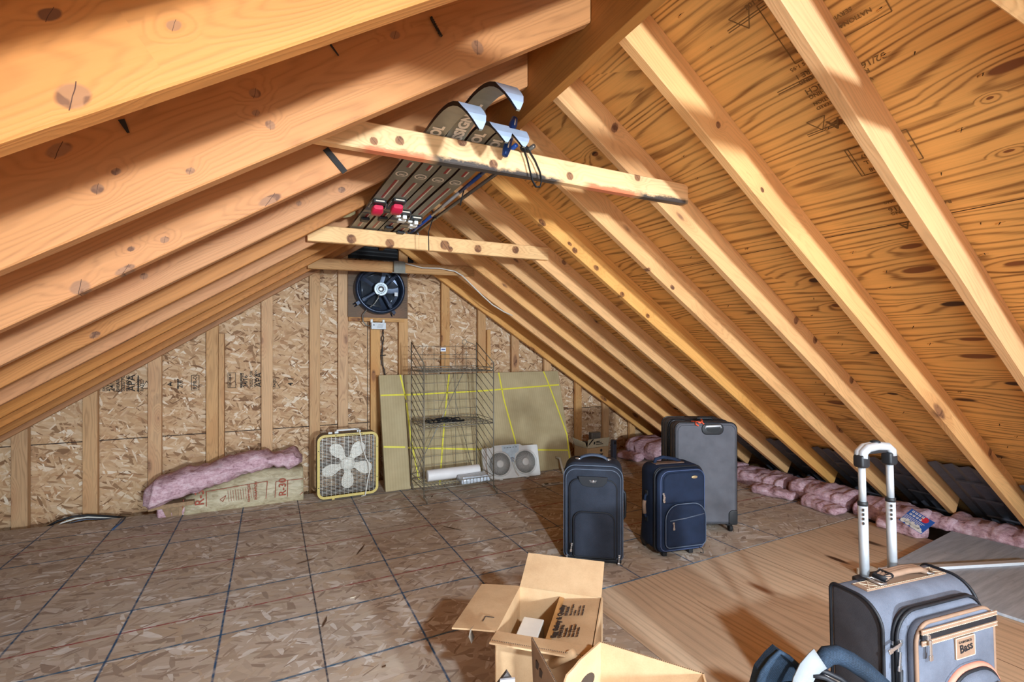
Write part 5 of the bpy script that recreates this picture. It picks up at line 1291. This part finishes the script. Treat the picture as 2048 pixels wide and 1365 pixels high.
def flutes(bm, o_, u, n_, w, th=T, mi=1, v=(0, 0, 0)):
    """little dark flute openings along a cut edge"""
    o_, u, n_ = Vector(o_), Vector(u).normalized(), Vector(n_).normalized(); k = int(w / .0055); vv_ = u.cross(n_) * .0004
    for i in range(k):
        c_ = o_ + u * (w * (i + .5) / k) + n_ * (th * .5)
        for s_ in (1, -1):
            d1 = u * .0017; d2 = n_ * (th * .3); a = [c_ - d1 - d2 * s_, c_ + d1 - d2 * s_, c_ + d2 * s_]
        prism(bm, [p + vv_ for p in a], vv_ * -3, mi)
bm = B()
pan(bm, (0, 0, 0), (1, 0, 0), (0, 0, 1), LX, HB); pan(bm, (LX, 0, 0), (0, 1, 0), (0, 0, 1), BXY, HB); pan(bm, (LX, BXY, 0), (-1, 0, 0), (0, 0, 1), LX, HB); pan(bm, (0, BXY, 0), (0, -1, 0), (0, 0, 1), BXY, HB)
pan(bm, (T, T, .004), (1, 0, 0), (0, 1, 0), LX - T * 2, BXY - T * 2)
obj('box_body', bm, [M_CARD], bx)
def vdir(a): return math.cos(a), math.sin(a)
bm = B(); c_, s_ = vdir(.42); pan(bm, (LX, BXY - .002, HB + .001), (-1, 0, 0), (0, c_, s_), LX, .155, bend=-.006); obj('back_flap', bm, [M_CARD], bx)
bm = B(); c_, s_ = vdir(-.06); pan(bm, (.001, BXY, HB + .001), (0, -1, 0), (-c_, 0, s_), BXY, .155, bend=.004)
box(bm, (-.06, .055, HB + .0015), (.0025, .03, .002), None, 1); box(bm, (-.045, .07, HB + .0015), (.03, .0025, .002), None, 1); obj('left_flap', bm, [M_CARD, M_CARDI], bx)
bm = B(); c_, s_ = vdir(.14); pan(bm, (0, .001, HB + .001), (1, 0, 0), (0, -c_, s_), LX, .075, bend=.003)
flutes(bm, (.002, -.0755 * c_, HB + .0755 * s_ + .004), (1, 0, 0), (0, .1, .99), LX - .004); obj('front_flap', bm, [M_CARD, M_CARDI], bx)
# folded-in flap with the printing: hinged on the right wall, dipping into the box
c_, s_ = vdir(-.16); o_ = Vector((LX - .004, .006, HB - .002)); u = Vector((0, 1, 0)); v = Vector((-c_, 0, s_))
bm = B(); pan(bm, o_ + Vector((0, BXY - .012, 0)), (0, -1, 0), v, BXY - .012, .15)
n_ = u.cross(v).normalized(); n_ = n_ if n_.z > 0 else -n_
def onflap(s, along, down, size, bold=.0003): text_into(bm, s, MX(o_ + u * along + v * down + n_ * .0062, u, v), size, 1, bold)
onflap('Egg Safety & Quality', .035, .118, .0245, .0012); onflap('STORAGE', .165, .1, .013, .0006); onflap('CANDLING', .035, .1, .014, .0005)
for k, s in enumerate(('Handle gently', 'Keep refrigerated', 'below 45 degrees F', 'Do not freeze')): onflap(s, .04, .086 - k * .013, .0092)
for k, s in enumerate(('Store at 45 degrees', 'or below', 'away from odors', 'rotate your stock')): onflap(s, .165, .086 - k * .013, .0092)
box(bm, o_ + u * (BXY * .5) + v * .14 + n_ * .0057, (.018, BXY - .02, .001), roty(.16), 2)
obj('printed_flap', bm, [M_CARD, M_CRINK, plain('brown_tape', (176, 130, 80), .35)], bx, label='folded-in flap printed Egg Safety & Quality')
# contents
bm = B(); box(bm, (0, 0, 0), (.075, .16, .28)); o = obj('foam_block', bm, plain('white_foam', (240, 238, 230), .8, var=.03), bevel=.004)
def A(x, y, z): return (bx.location.x + ax.x * x + ay.x * y, bx.location.y + ax.y * x + ay.y * y, z)
o.location = A(.075, .13, .15); o.rotation_euler = (0, 0, rzA); tag(o, 'white foam block inside the open square cardboard box', 'foam block')
bm = B(); lathe(bm, [(.03, 0), (.034, .004), (.034, .2), (.026, .205), (.0255, .2)], n=24); o = obj('metal_canister', bm, plain('dull_canister', (158, 150, 142), .45, .5)); o.location = A(.165, .235, .03); tag(o, 'round grey canister standing in the back of the open square box', 'canister')
# clear packing tape hanging from the left flap
bm = B(); p0 = Vector(A(-.085, .004, .346)); pts = [p0, p0 + Vector((-.004, .002, -.02)), p0 + Vector((.004, .0, -.042))]
band(bm, pts, .03, .0008, Vector((.7, .7, 0))); tag(obj('packing_tape', bm, plain('clear_tape', (146, 136, 124), .15, var=.1, spec=.8)), 'strip of clear packing tape hanging below the left flap of the square box', 'tape')

# second box, nearer, cut by the frame
C_ = onZ(1200, 1283, .4); C2 = onZ(1408, 1347, .4)
u = (C2 - C_).normalized(); v = Vector((u.y, -u.x, 0)); LB, WB2 = (C2 - C_).length, .27
v2 = (onZ(1126, 1338, .4) - C_); v2.normalize()
b2 = thing('cardboard_box', 'open cardboard box cut off by the bottom edge, with a torn hand hole', 'box', (C_.x, C_.y, 0))
Cz = lambda p, z: Vector((p.x - C_.x, p.y - C_.y, z))
HB2 = .40
L1 = (onZ(1126, 1338, .4) - C_).length
Lp = onZ(1126, 1338, .4); lc = C_ + v2 * .27
bm = B()
pan(bm, Cz(C_, 0), u, (0, 0, 1), LB, HB2)
flutes(bm, Cz(C_, HB2), u, Vector((-u.y, u.x, 0)) * -1, LB)
obj('right_panel', bm, [M_CARD, M_CARDI], b2)
bm = B(); d3 = Vector((-.62, -.78, 0)).normalized(); pan(bm, Cz(C2, 0), d3, (0, 0, 1), .26, HB2); obj('near_panel', bm, [M_CARD], b2)
bm = B()      # left panel with torn edge and half a hand hole
a_ = L1; prf = [(0, 0), (.30, 0), (.30, .24), (a_ + .012, .25), (a_ + .004, .30), (a_ + .008, .335), (a_, .36), (a_ - .012, .378), (a_ - .045, .384), (a_ - .07, .392), (0, .40)]
hole = [(.085 + .035 * math.cos(q), .335 + .022 * math.sin(q)) for q in [2 * PI * k / 16 for k in range(16)]]
nn = Vector((-v2.y, v2.x, 0)) * .005
prism(bm, [Cz(C_, 0) + v2 * s + Vector((0, 0, z)) for s, z in prf], nn)
prism(bm, [Cz(C_, 0) + v2 * (.07 + (s - .085)) + Vector((0, 0, z - .018)) - nn * .25 for s, z in hole if 1], nn * 1.5, 1)
obj('left_panel', bm, [M_CARD, M_CARDI], b2)
# upright flap seen edge-on
E0, E1 = atf(1062, 1276, 1.3), atf(1113, 1372, 1.12)
b0, b1 = atf(1078, 1325, 1.3), atf(1085, 1400, 1.12)
bm = B(); w_ = Vector((.004, -.001, 0)); o0 = Vector((C_.x, C_.y, 0))
prism(bm, [E0 - o0, E1 - o0, Vector((E1.x - .01, E1.y, E1.z - .2)) - o0, Vector((E0.x + .006, E0.y, E0.z - .12)) - o0], w_ * 1.2)
dd = (E1 - E0); flutes(bm, E0 - o0 + Vector((0, 0, .001)), dd, Vector((1, -.3, 0)), dd.length, .005)
bm2 = B(); loft(bm2, [[p for p in ()]]) if 0 else bm2.free()
for q in (.35, .5): box(bm, E0 - o0 + dd * q + Vector((-.0005, 0, -.03 - .02 * q)), (.003, .03, .02), None, 1)
obj('upright_flap', bm, [M_CARDE, M_CARDI], b2)
bm = B(); pan(bm, Cz(C_, .004), u, v2, LB, .27); obj('bottom_panel', bm, [M_CARD], b2)
# lower front face of the square box carries a mailing tube and inner flap seen under the front flap
bm = B(); a0, a1 = atf(1112, 1324, 1.42), atf(1150, 1306, 1.36); lathe(bm, [(.001, 0)], n=3) if 0 else tube(bm, [atf(1104, 1330, 1.445), atf(1148, 1307, 1.375)], .012, 14)
tag(obj('cardboard_tube', bm, M_CARD, smooth=True), 'short cardboard tube sticking out under the front flap of the square box', 'cardboard tube')
bm = B(); tp, l_, r_ = atf(1013, 1346, 1.25), atf(986, 1382, 1.25), atf(1034, 1378, 1.25); dn = lambda p: Vector((p.x, p.y, 0))
prism(bm, [tp, l_, dn(l_), dn(r_), r_], Vector((.006, .012, 0)))
l2, r2 = atf(1000, 1362, 1.235), atf(1030, 1359, 1.235); prism(bm, [l2, r2, dn(r2), dn(l2)], Vector((.003, .006, 0)), 1)
tag(obj('foam_envelope', bm, [plain('dark_grey_sleeve', (92, 86, 84), .7), plain('silver_sleeve', (196, 198, 204), .4)]), 'grey pointed card sleeve standing at the bottom edge left of the upright box flap', 'sleeve')

# ------------------------------------------------------------------ boards on the floor at right
bm = B(); P4 = [onZ(1752, 1151, .012), onZ(1908, 1066, .012), onZ(2075, 1107, .012), onZ(2120, 1275, .012), onZ(2010, 1232, .012)]
P4 = [Vector((2.985, 1.45, 0)), Vector((4.12, 1.535, 0)), Vector((4.18, .97, 0)), Vector((3.06, .86, 0))]
prism(bm, [(p.x, p.y, .001) for p in P4], (0, 0, .014)); o = obj('painted_board', bm, M_GREY, bevel=.002); tag(o, 'thin grey painted board lying on the deck at the right edge', 'board')
bm = B(); a, b_ = onZ(1762, 1142, .02), onZ(2060, 1125, .02); d = (b_ - a); L = d.length
N = 10; loops = []
for i in range(N + 1): loops.append([(L * i / N, y, z) for y, z in ((-.02, 0), (.02, 0), (.02, .012), (-.02, .016))])
loft(bm, loops, smooth=False); o = obj('white_trim', bm, plain('white_paint', (224, 228, 232), .45, var=.04), loc=(a.x, a.y, .0155), rot=(0, 0, math.atan2(d.y, d.x))); tag(o, 'long white trim strip lying across the grey painted board', 'trim strip')
bm = B(); p = onZ(1752, 1146, .02)
loft(bm, [[(x + mnoise.noise((x * 40, y * 40, z_)) * .012, y + mnoise.noise((y * 40, x * 40, z_)) * .012, z_) for x, y in rrect(.11, .06, .02, 4)] for z_ in (.0, .02, .03)], smooth=False)
tag(obj('broken_plaster', bm, plain('plaster_chunk', (202, 190, 172), .8, var=.2), loc=(p.x - .02, p.y + .03, .001)), 'jagged broken pale chunk at the left end of the white trim strip', 'debris')
# splinters and scraps on the floor
M_SPL = plain('dark_splinter', (92, 66, 46), .8)
for px, py, L, a, lb in ((612, 1124, .11, .35, 'dark wood splinter lying across the black chalk line'), (722, 1100, .16, 1.1, 'thin dark wood sliver on the floor in front of the box fan'), (905, 1058, .15, -.95, 'long dark wood sliver on the floor in front of the wire rack'), (650, 1245, .09, 1.25, 'dark chip on the floor left of the square box'), (864, 994, .05, .9, 'small black scrap beside the left foot of the wire rack'), (768, 1335, .02, .4, 'tiny black scrap on the floor at the bottom'), (706, 1196, .03, .2, 'pale chip on the floor by the blue chalk line')):
    p = onZ(px, py, 0); bm = B(); pts = [(-L / 2, 0, .001), (-L * .2, .006, .001), (L / 2, .001, .001), (L * .1, -.006, .001)]; prism(bm, pts, (0, 0, .003))
    o = obj('wood_splinter', bm, M_SPL if 'pale' not in lb else M_STITCH, loc=p, rot=(0, 0, a)); tag(o, lb, 'splinter', 'scraps on the floor')
# cables along the left deck edge
for k, (dz, m_, r_) in enumerate(((.0, M_BLK, .008), (.006, M_CABW, .006), (-.01, M_PIPE, .005))):
    bm = B(); tube(bm, [onY(88 + k * 14, 1058 + k * 2, 4.52) , onY(115 + k * 10, 1043 + k * 3, 4.53), onY(145 + k * 6, 1034 + k * 4, 4.55), onY(175, 1031 + k * 4, 4.56), onY(215, 1033 + k * 3, 4.55), onY(250, 1036 + k * 2, 4.53), onY(285, 1037, 4.5)], r_, 7)
    tag(obj('floor_cable', bm, m_), ['black cable arching over the left edge of the deck by the gable wall', 'white cable arching beside the black one at the left deck edge', 'lowest grey cable looping at the left deck edge under the black one'][k], 'cable', 'cables at the left deck edge')
bm = B(); tube(bm, [onZ(250, 1036, .006), onZ(243, 1045, .005), onZ(225, 1060, .004)], .006, 6); tag(obj('blue_cable', bm, plain('blue_cable', (60, 82, 116), .5)), 'short blue cable end lying on the floor near the arched cables', 'cable')
# ------------------------------------------------------------------ skis and poles on the collar ties
t = NT('ski_topsheet'); o = t.obj()
M_SKI = t.fin(t.ramp(t.noise(o, 12, 4), (.3, lin((116, 112, 98))), (.7, lin((138, 132, 116)))), .4, 0, .4)
M_BASE = plain('pale_ski_base', (168, 184, 206), .35, var=.06)
M_EDGE = plain('ski_edge', (40, 40, 42), .35, .5)
M_STR = plain('white_stripe', (226, 210, 190), .45, var=.04)
M_STRR = plain('red_stripe', (150, 44, 44), .45, var=.06)
M_BRED = plain('red_binding', (206, 34, 70), .35, var=.06)
M_BWH = plain('white_binding', (226, 226, 220), .35, var=.05)
M_NAVB = plain('navy_ski_band', (46, 56, 84), .45)
def ski(xa, xb, y_tail, zt, path, label, bind, bindY, seed):
    """xa: x at y=1.6, xb: x at y=2.82; path: (y, z) from tail to tip, topsheet faces down"""
    X = lambda y: xa + (xb - xa) * (y - 1.6) / 1.22
    th = thing('ski', label, 'ski', (X(1.6), 1.6, path[0][1]), 0, 'skis on the collar ties')
    O = Vector(th.location)
    pts = [Vector((X(y), y, z)) - O for y, z in path]
    # cumulative length
    n = len(pts); W = []
    for i, p in enumerate(pts):
        q = i / (n - 1); W.append(.034 if i < n * .55 else .034 + .006 * (q - .55) / .45)
    tipn = 5; 
    for k in range(tipn): W[n - tipn + k] = W[n - tipn - 1] * (1 - (k / (tipn - 1)) ** 2.2 * .86)
    side = Vector((1, (0), 0)); bm = B(); loops = []
    for i, p in enumerate(pts):
        d = (pts[min(i + 1, n - 1)] - pts[max(i - 1, 0)]).normalized(); s_ = Vector((1, 0, 0)); s_ = (s_ - d * s_.dot(d)).normalized(); up = s_.cross(d); up = up if d.y < 0 and up.z * -d.y > 0 or up.z > 0 else -up
        # 'up' = base side (away from the topsheet)
        if i: up = up if up.dot(pu) > 0 else -up
        pu = up; t_ = .013 if i < n * .75 else .007
        loops.append([p - s_ * W[i], p + s_ * W[i], p + s_ * W[i] + up * t_, p - s_ * W[i] + up * t_])
    R = loft(bm, loops, smooth=False)
    for f in bm.faces:
        pass
    bm.faces.ensure_lookup_table()
    for i in range(n - 1):
        for k, m_ in ((0, 0), (1, 2), (2, 1), (3, 2)): bm.faces[i * 4 + k].material_index = m_
    obj('ski_body', bm, [M_SKI, M_BASE, M_EDGE], th)
    # printed stripes, logo, lettering on the topsheet
    def strip(y0, y1, dx, w, mi):
        N = 5
        for k in range(N):
            ya, yb = y0 + (y1 - y0) * k / N, y0 + (y1 - y0) * (k + 1) / N
            pa, pb = Vector((X(ya) + dx, ya, zat(ya))) - O, Vector((X(yb) + dx, yb, zat(yb))) - O
            prism(bm, [pa + Vector((-w / 2, 0, -.0008)), pa + Vector((w / 2, 0, -.0008)), pb + Vector((w / 2, 0, -.0008)), pb + Vector((-w / 2, 0, -.0008))], (0, 0, .0006), mi)
    def zat(y):
        for (y0, z0), (y1, z1) in zip(path, path[1:]):
            if y1 <= y <= y0: return z0 + (z1 - z0) * (y - y0) / (y1 - y0)
        return path[0][1]
    for ya, yb in ((1.85, 1.90), (2.05, bindY - .05), (bindY + .22, 2.80)):
        bm = B(); strip(ya, yb, .008, .006, 0); strip(ya, yb, -.001, .010, 1); obj('stripe', bm, [M_STR, M_STRR, M_NAVB], th)
    for q0, q1 in ((.06, .16), (.2, .21)): bm = B(); strip(bindY + q0, bindY + q1, 0, .068, 2); obj('colour_band', bm, [M_STR, M_STRR, M_NAVB], th)
    bm = B(); c_ = Vector((X(1.975), 1.975, zat(1.975))) - O
    pl = [c_ + Vector((.026 * math.cos(a), .03 * math.sin(a), -.001)) for a in [2 * PI * k / 18 for k in range(18)]]; pi_ = [c_ + Vector((.02 * math.cos(a), .023 * math.sin(a), -.001)) for a in [2 * PI * k / 18 for k in range(18)]]
    for k in range(18): prism(bm, [pl[k], pl[(k + 1) % 18], pi_[(k + 1) % 18], pi_[k]], (0, 0, .0008), 0)
    text_into(bm, 'R', MX(c_ + Vector((.011, .012, -.0011)), (0, -1, 0), (-1, 0, 0)), .03, 0, .0005)
    obj('logo', bm, [M_STR, M_STRR, M_NAVB], th)
    bm = B(); y0 = 1.66; ty = {1: 1.80, 2: 1.68, 3: 1.81, 4: 1.82}[seed]; M = MX(Vector((X(ty - .15) + .018, ty, zat(1.55) - .0012)) - O, (0, -1, 0), (-1, 0, 0)); text_into(bm, 'ROSSIGNOL', M, .05, 0, .0022)
    # wrap the letters onto the curled tip
    for vtx in bm.verts:
        y = vtx.co.y + O.y; vtx.co.z += zat(max(y, path[-1][0] + .01)) - zat(1.55)
    obj('lettering', bm, M_STR, th)
    # binding toe piece hanging under the ski
    c_ = Vector((X(bindY), bindY, zat(bindY))) - O; bm = B()
    box(bm, c_ + Vector((0, 0, -.008)), (.062, .05, .016)); bs = obj('binding_plate', bm, M_BLK, th, bevel=.003)
    bm = B(); box(bm, c_ + Vector((0, -.0255, -.008)), (.042, .001, .006)); obj('plate_print', bm, M_STR, bs)
    bm = B(); m_ = M_BRED if bind == 'red' else M_BWH
    if bind == 'red':
        loft(bm, [[(c_.x + x, c_.y + .03 + q, c_.z + z) for x, z in rrect(w_, h_, .01, 3, 0, zc_)] for q, w_, h_, zc_ in ((-.02, .045, .02, -.028), (.01, .056, .034, -.034), (.05, .05, .036, -.036), (.075, .03, .022, -.032))])
    else:
        box(bm, c_ + Vector((.004, .03, -.026)), (.022, .05, .02)); box(bm, c_ + Vector((0, .07, -.032)), (.042, .05, .012)); box(bm, c_ + Vector((-.028, .02, -.024)), (.024, .03, .012))
    obj('toe_piece', bm, m_, th, bevel=.004, smooth=False, label='%s ski binding' % ('red' if bind == 'red' else 'white'))
    for sg in (-1, 1):
        bm = B(); tube(bm, [c_ + Vector((sg * .034, .0, -.01)), c_ + Vector((sg * .04, .05, -.02)), c_ + Vector((sg * .03, .09, -.012))], .002, 5); obj('brake_wire', bm, M_CHROME, th)
    bm = B(); hy = c_ + Vector((X(bindY + .3) - X(bindY), .3, zat(bindY + .3) - zat(bindY) - .009)); box(bm, hy, (.045, .06, .016)); obj('heel_piece', bm, M_BLK, th, bevel=.006)
    return th
def curl(y0, z0, yp, zp, yt, ztp):     # from rest at y0 to peak to tip: smooth hook
    P_ = [(3.29, 1.947), (2.83, 1.949), (2.2, 1.974), (1.9, 1.985), (1.68, z0)]
    P_ += [(y0 + (yp - y0) * k / 3, z0 + (zp - z0) * (1 - (1 - k / 3) ** 2)) for k in range(0, 4)]
    for k in range(1, 9):
        a = PI / 2 * k / 8 * .93; P_.append((yp + (yt - yp) * math.sin(a) / math.sin(PI / 2 * .93), zp + (ztp - zp) * (1 - math.cos(a)) / (1 - math.cos(PI / 2 * .93))))
    return P_
ski(.504, .437, 0, 0, curl(1.60, 1.993, 1.47, 2.002, 1.237, 1.868), 'leftmost ski on the collar ties, red binding nearest the left rafters', 'red', 2.34, 1)
ski(.583, .519, 0, 0, curl(1.60, 2.004, 1.38, 2.04, 1.165, 1.91), 'second ski from the left, its tip curling highest over the painted tie', 'red', 2.29, 2)
ski(.660, .594, 0, 0, curl(1.60, 2.004, 1.53, 2.012, 1.375, 1.915), 'third ski from the left, white binding, shorter curled tip', 'white', 2.45, 3)
ski(.737, .679, 0, 0, curl(1.60, 2.006, 1.53, 2.012, 1.395, 1.922), 'rightmost ski on the collar ties, white binding beside the poles', 'white', 2.52, 4)
# poles
M_PBLUE = plain('blue_pole', (38, 72, 140), .35, .2, var=.06)
M_PGREY = plain('grey_pole', (122, 116, 108), .35, .6, var=.06)
def pole(a, b, mats, label, grip):
    th = thing('ski_pole', label, 'ski pole', a, 0, 'ski poles on the collar ties'); O = Vector(a); a, b = Vector(a) - O, Vector(b) - O; d = b - a
    for i, (s0, s1, m_) in enumerate(mats):
        bm = B(); tube(bm, [a + d * s0, a + d * s1], .0085, 10); obj('shaft', bm, m_, th, smooth=True)
    bm = B(); c_ = a + d * .93
    tube(bm, [c_ + Vector((.045 * math.cos(q), 0, .045 * math.sin(q))) for q in [2 * PI * k / 16 for k in range(16)]], .004, 6, True)
    for k in range(5): q = 2 * PI * k / 5; tube(bm, [c_, c_ + Vector((.045 * math.cos(q), 0, .045 * math.sin(q)))], .004, 5)
    obj('basket', bm, M_BLK if grip else M_SILV, th)
    return th, O
S0, S1 = Vector((.805, 1.56, 2.005)), Vector((.752, 3.05, 1.955))
p1, O1 = pole(S0, S1, ((0, .2, M_PBLUE), (.2, .36, M_PBLUE), (.36, .62, M_ALU), (.62, 1, M_PBLUE)), 'blue and silver ski pole with a blue grip above the painted tie', True)
bm = B(); q0, q1 = onY(1029, 238, 1.567), onY(1010, 311, 1.53); 
rs = [q0 + (q1 - q0) * k / 6 - O1 for k in range(7)]; tube(bm, rs, .014, 10, rr=[.013, .016, .013, .0145, .013, .015, .011]); gp_ = obj('grip', bm, M_PBLUE, p1, smooth=True)
bm = B(); tube(bm, [rs[0] + Vector((-.004, -.016, -.008)), rs[1] + Vector((-.002, -.017, -.008))], .0025, 5); tube(bm, [rs[4] + Vector((-.002, -.015, 0)), rs[5] + Vector((-.002, -.015, 0))], .0025, 5); obj('grip_stripe', bm, M_STR, gp_)
bm = B(); d = (S1 - S0); M = MX(S0 - O1 + d * .06 + Vector((.004, 0, -.0092)), d * -1, (-1, 0, 0)); text_into(bm, 'SCOTT', MX(S0 - O1 + d * .17 + Vector((.007, 0, -.0088)), -d, (-1, 0, .0)), .02, 0, .0006); obj('lettering', bm, M_STR, p1)
p2, O2 = pole((.875, 1.55, 2.012), (.775, 3.05, 1.958), ((0, 1, M_PGREY),), 'plain grey ski pole lying right of the blue one', False)
bm = B(); lp = [onY(x, y, 1.553) for x, y in ((1046, 296), (1054, 318), (1060, 342), (1065, 362), (1072, 374), (1080, 374), (1083, 362), (1080, 345), (1070, 322), (1058, 302), (1048, 296))]
band(bm, [p - O2 for p in lp], .014, .003, Vector((.3, 1, 0))); tube(bm, [lp[0] - O2, Vector((.875, 1.60, 2.016)) - O2], .012, 8); obj('wrist_strap', bm, M_RUB, p2, smooth=True)
bm = B(); tube(bm, [(.79, 2.05, 1.99), (.782, 2.06, 1.95), (.778, 2.07, 1.915)], .003, 5); tube(bm, [(.80, 2.55, 1.985), (.775, 2.56, 1.9), (.78, 2.57, 1.8)], .003, 5)
tube(bm, [(.76, 2.45, 1.99), (.80, 2.5, 1.965), (.80, 2.55, 1.985)], .003, 5); tag(obj('tie_cord', bm, M_RUB), 'thin black cord looped around the ski poles and hanging down', 'cord')
# yellow scraps above the left rafters
M_YEL = plain('yellow_foam', (204, 188, 92), .85, var=.2, sc=20)
for i, (x, y, z, sx, sy, sz, m_, lb) in enumerate(((.385, 2.25, 2.06, .09, .16, .05, M_YEL, 'yellow foam scrap wedged above the left rafters beside the skis'), (.36, 2.68, 2.0, .09, .16, .08, plain('cream_foam', (196, 184, 140), .8, var=.15, sc=16), 'cream rolled scrap tucked between left rafters beside the ski tails'))):
    bm = B(); bmesh.ops.create_icosphere(bm, subdivisions=3, radius=.5)
    for v_ in bm.verts: k = 1 + mnoise.noise(v_.co * 3 + Vector((i * 5, 0, 0))) * .35; v_.co = Vector((v_.co.x * sx * k, v_.co.y * sy * k, v_.co.z * sz * k))
    tag(obj('foam_scrap', bm, m_, loc=(x, y, z), smooth=True), lb, 'foam scrap')
# loose screw driven into the second left rafter
bm = B(); a, b_ = onY(862, 36, LY[1] - .006), onY(882, 73, LY[1] - .006); d = b_ - a
pts = [a + d * (k / 40) + Vector((.0035 * math.cos(k * 1.3), -.002, .0035 * math.sin(k * 1.3))) for k in range(41)]; tube(bm, pts, .0022, 5); tube(bm, [a, b_], .003, 6)
tag(obj('long_screw', bm, M_STEEL), 'long rusty screw across the upper face of the second left rafter', 'screw')
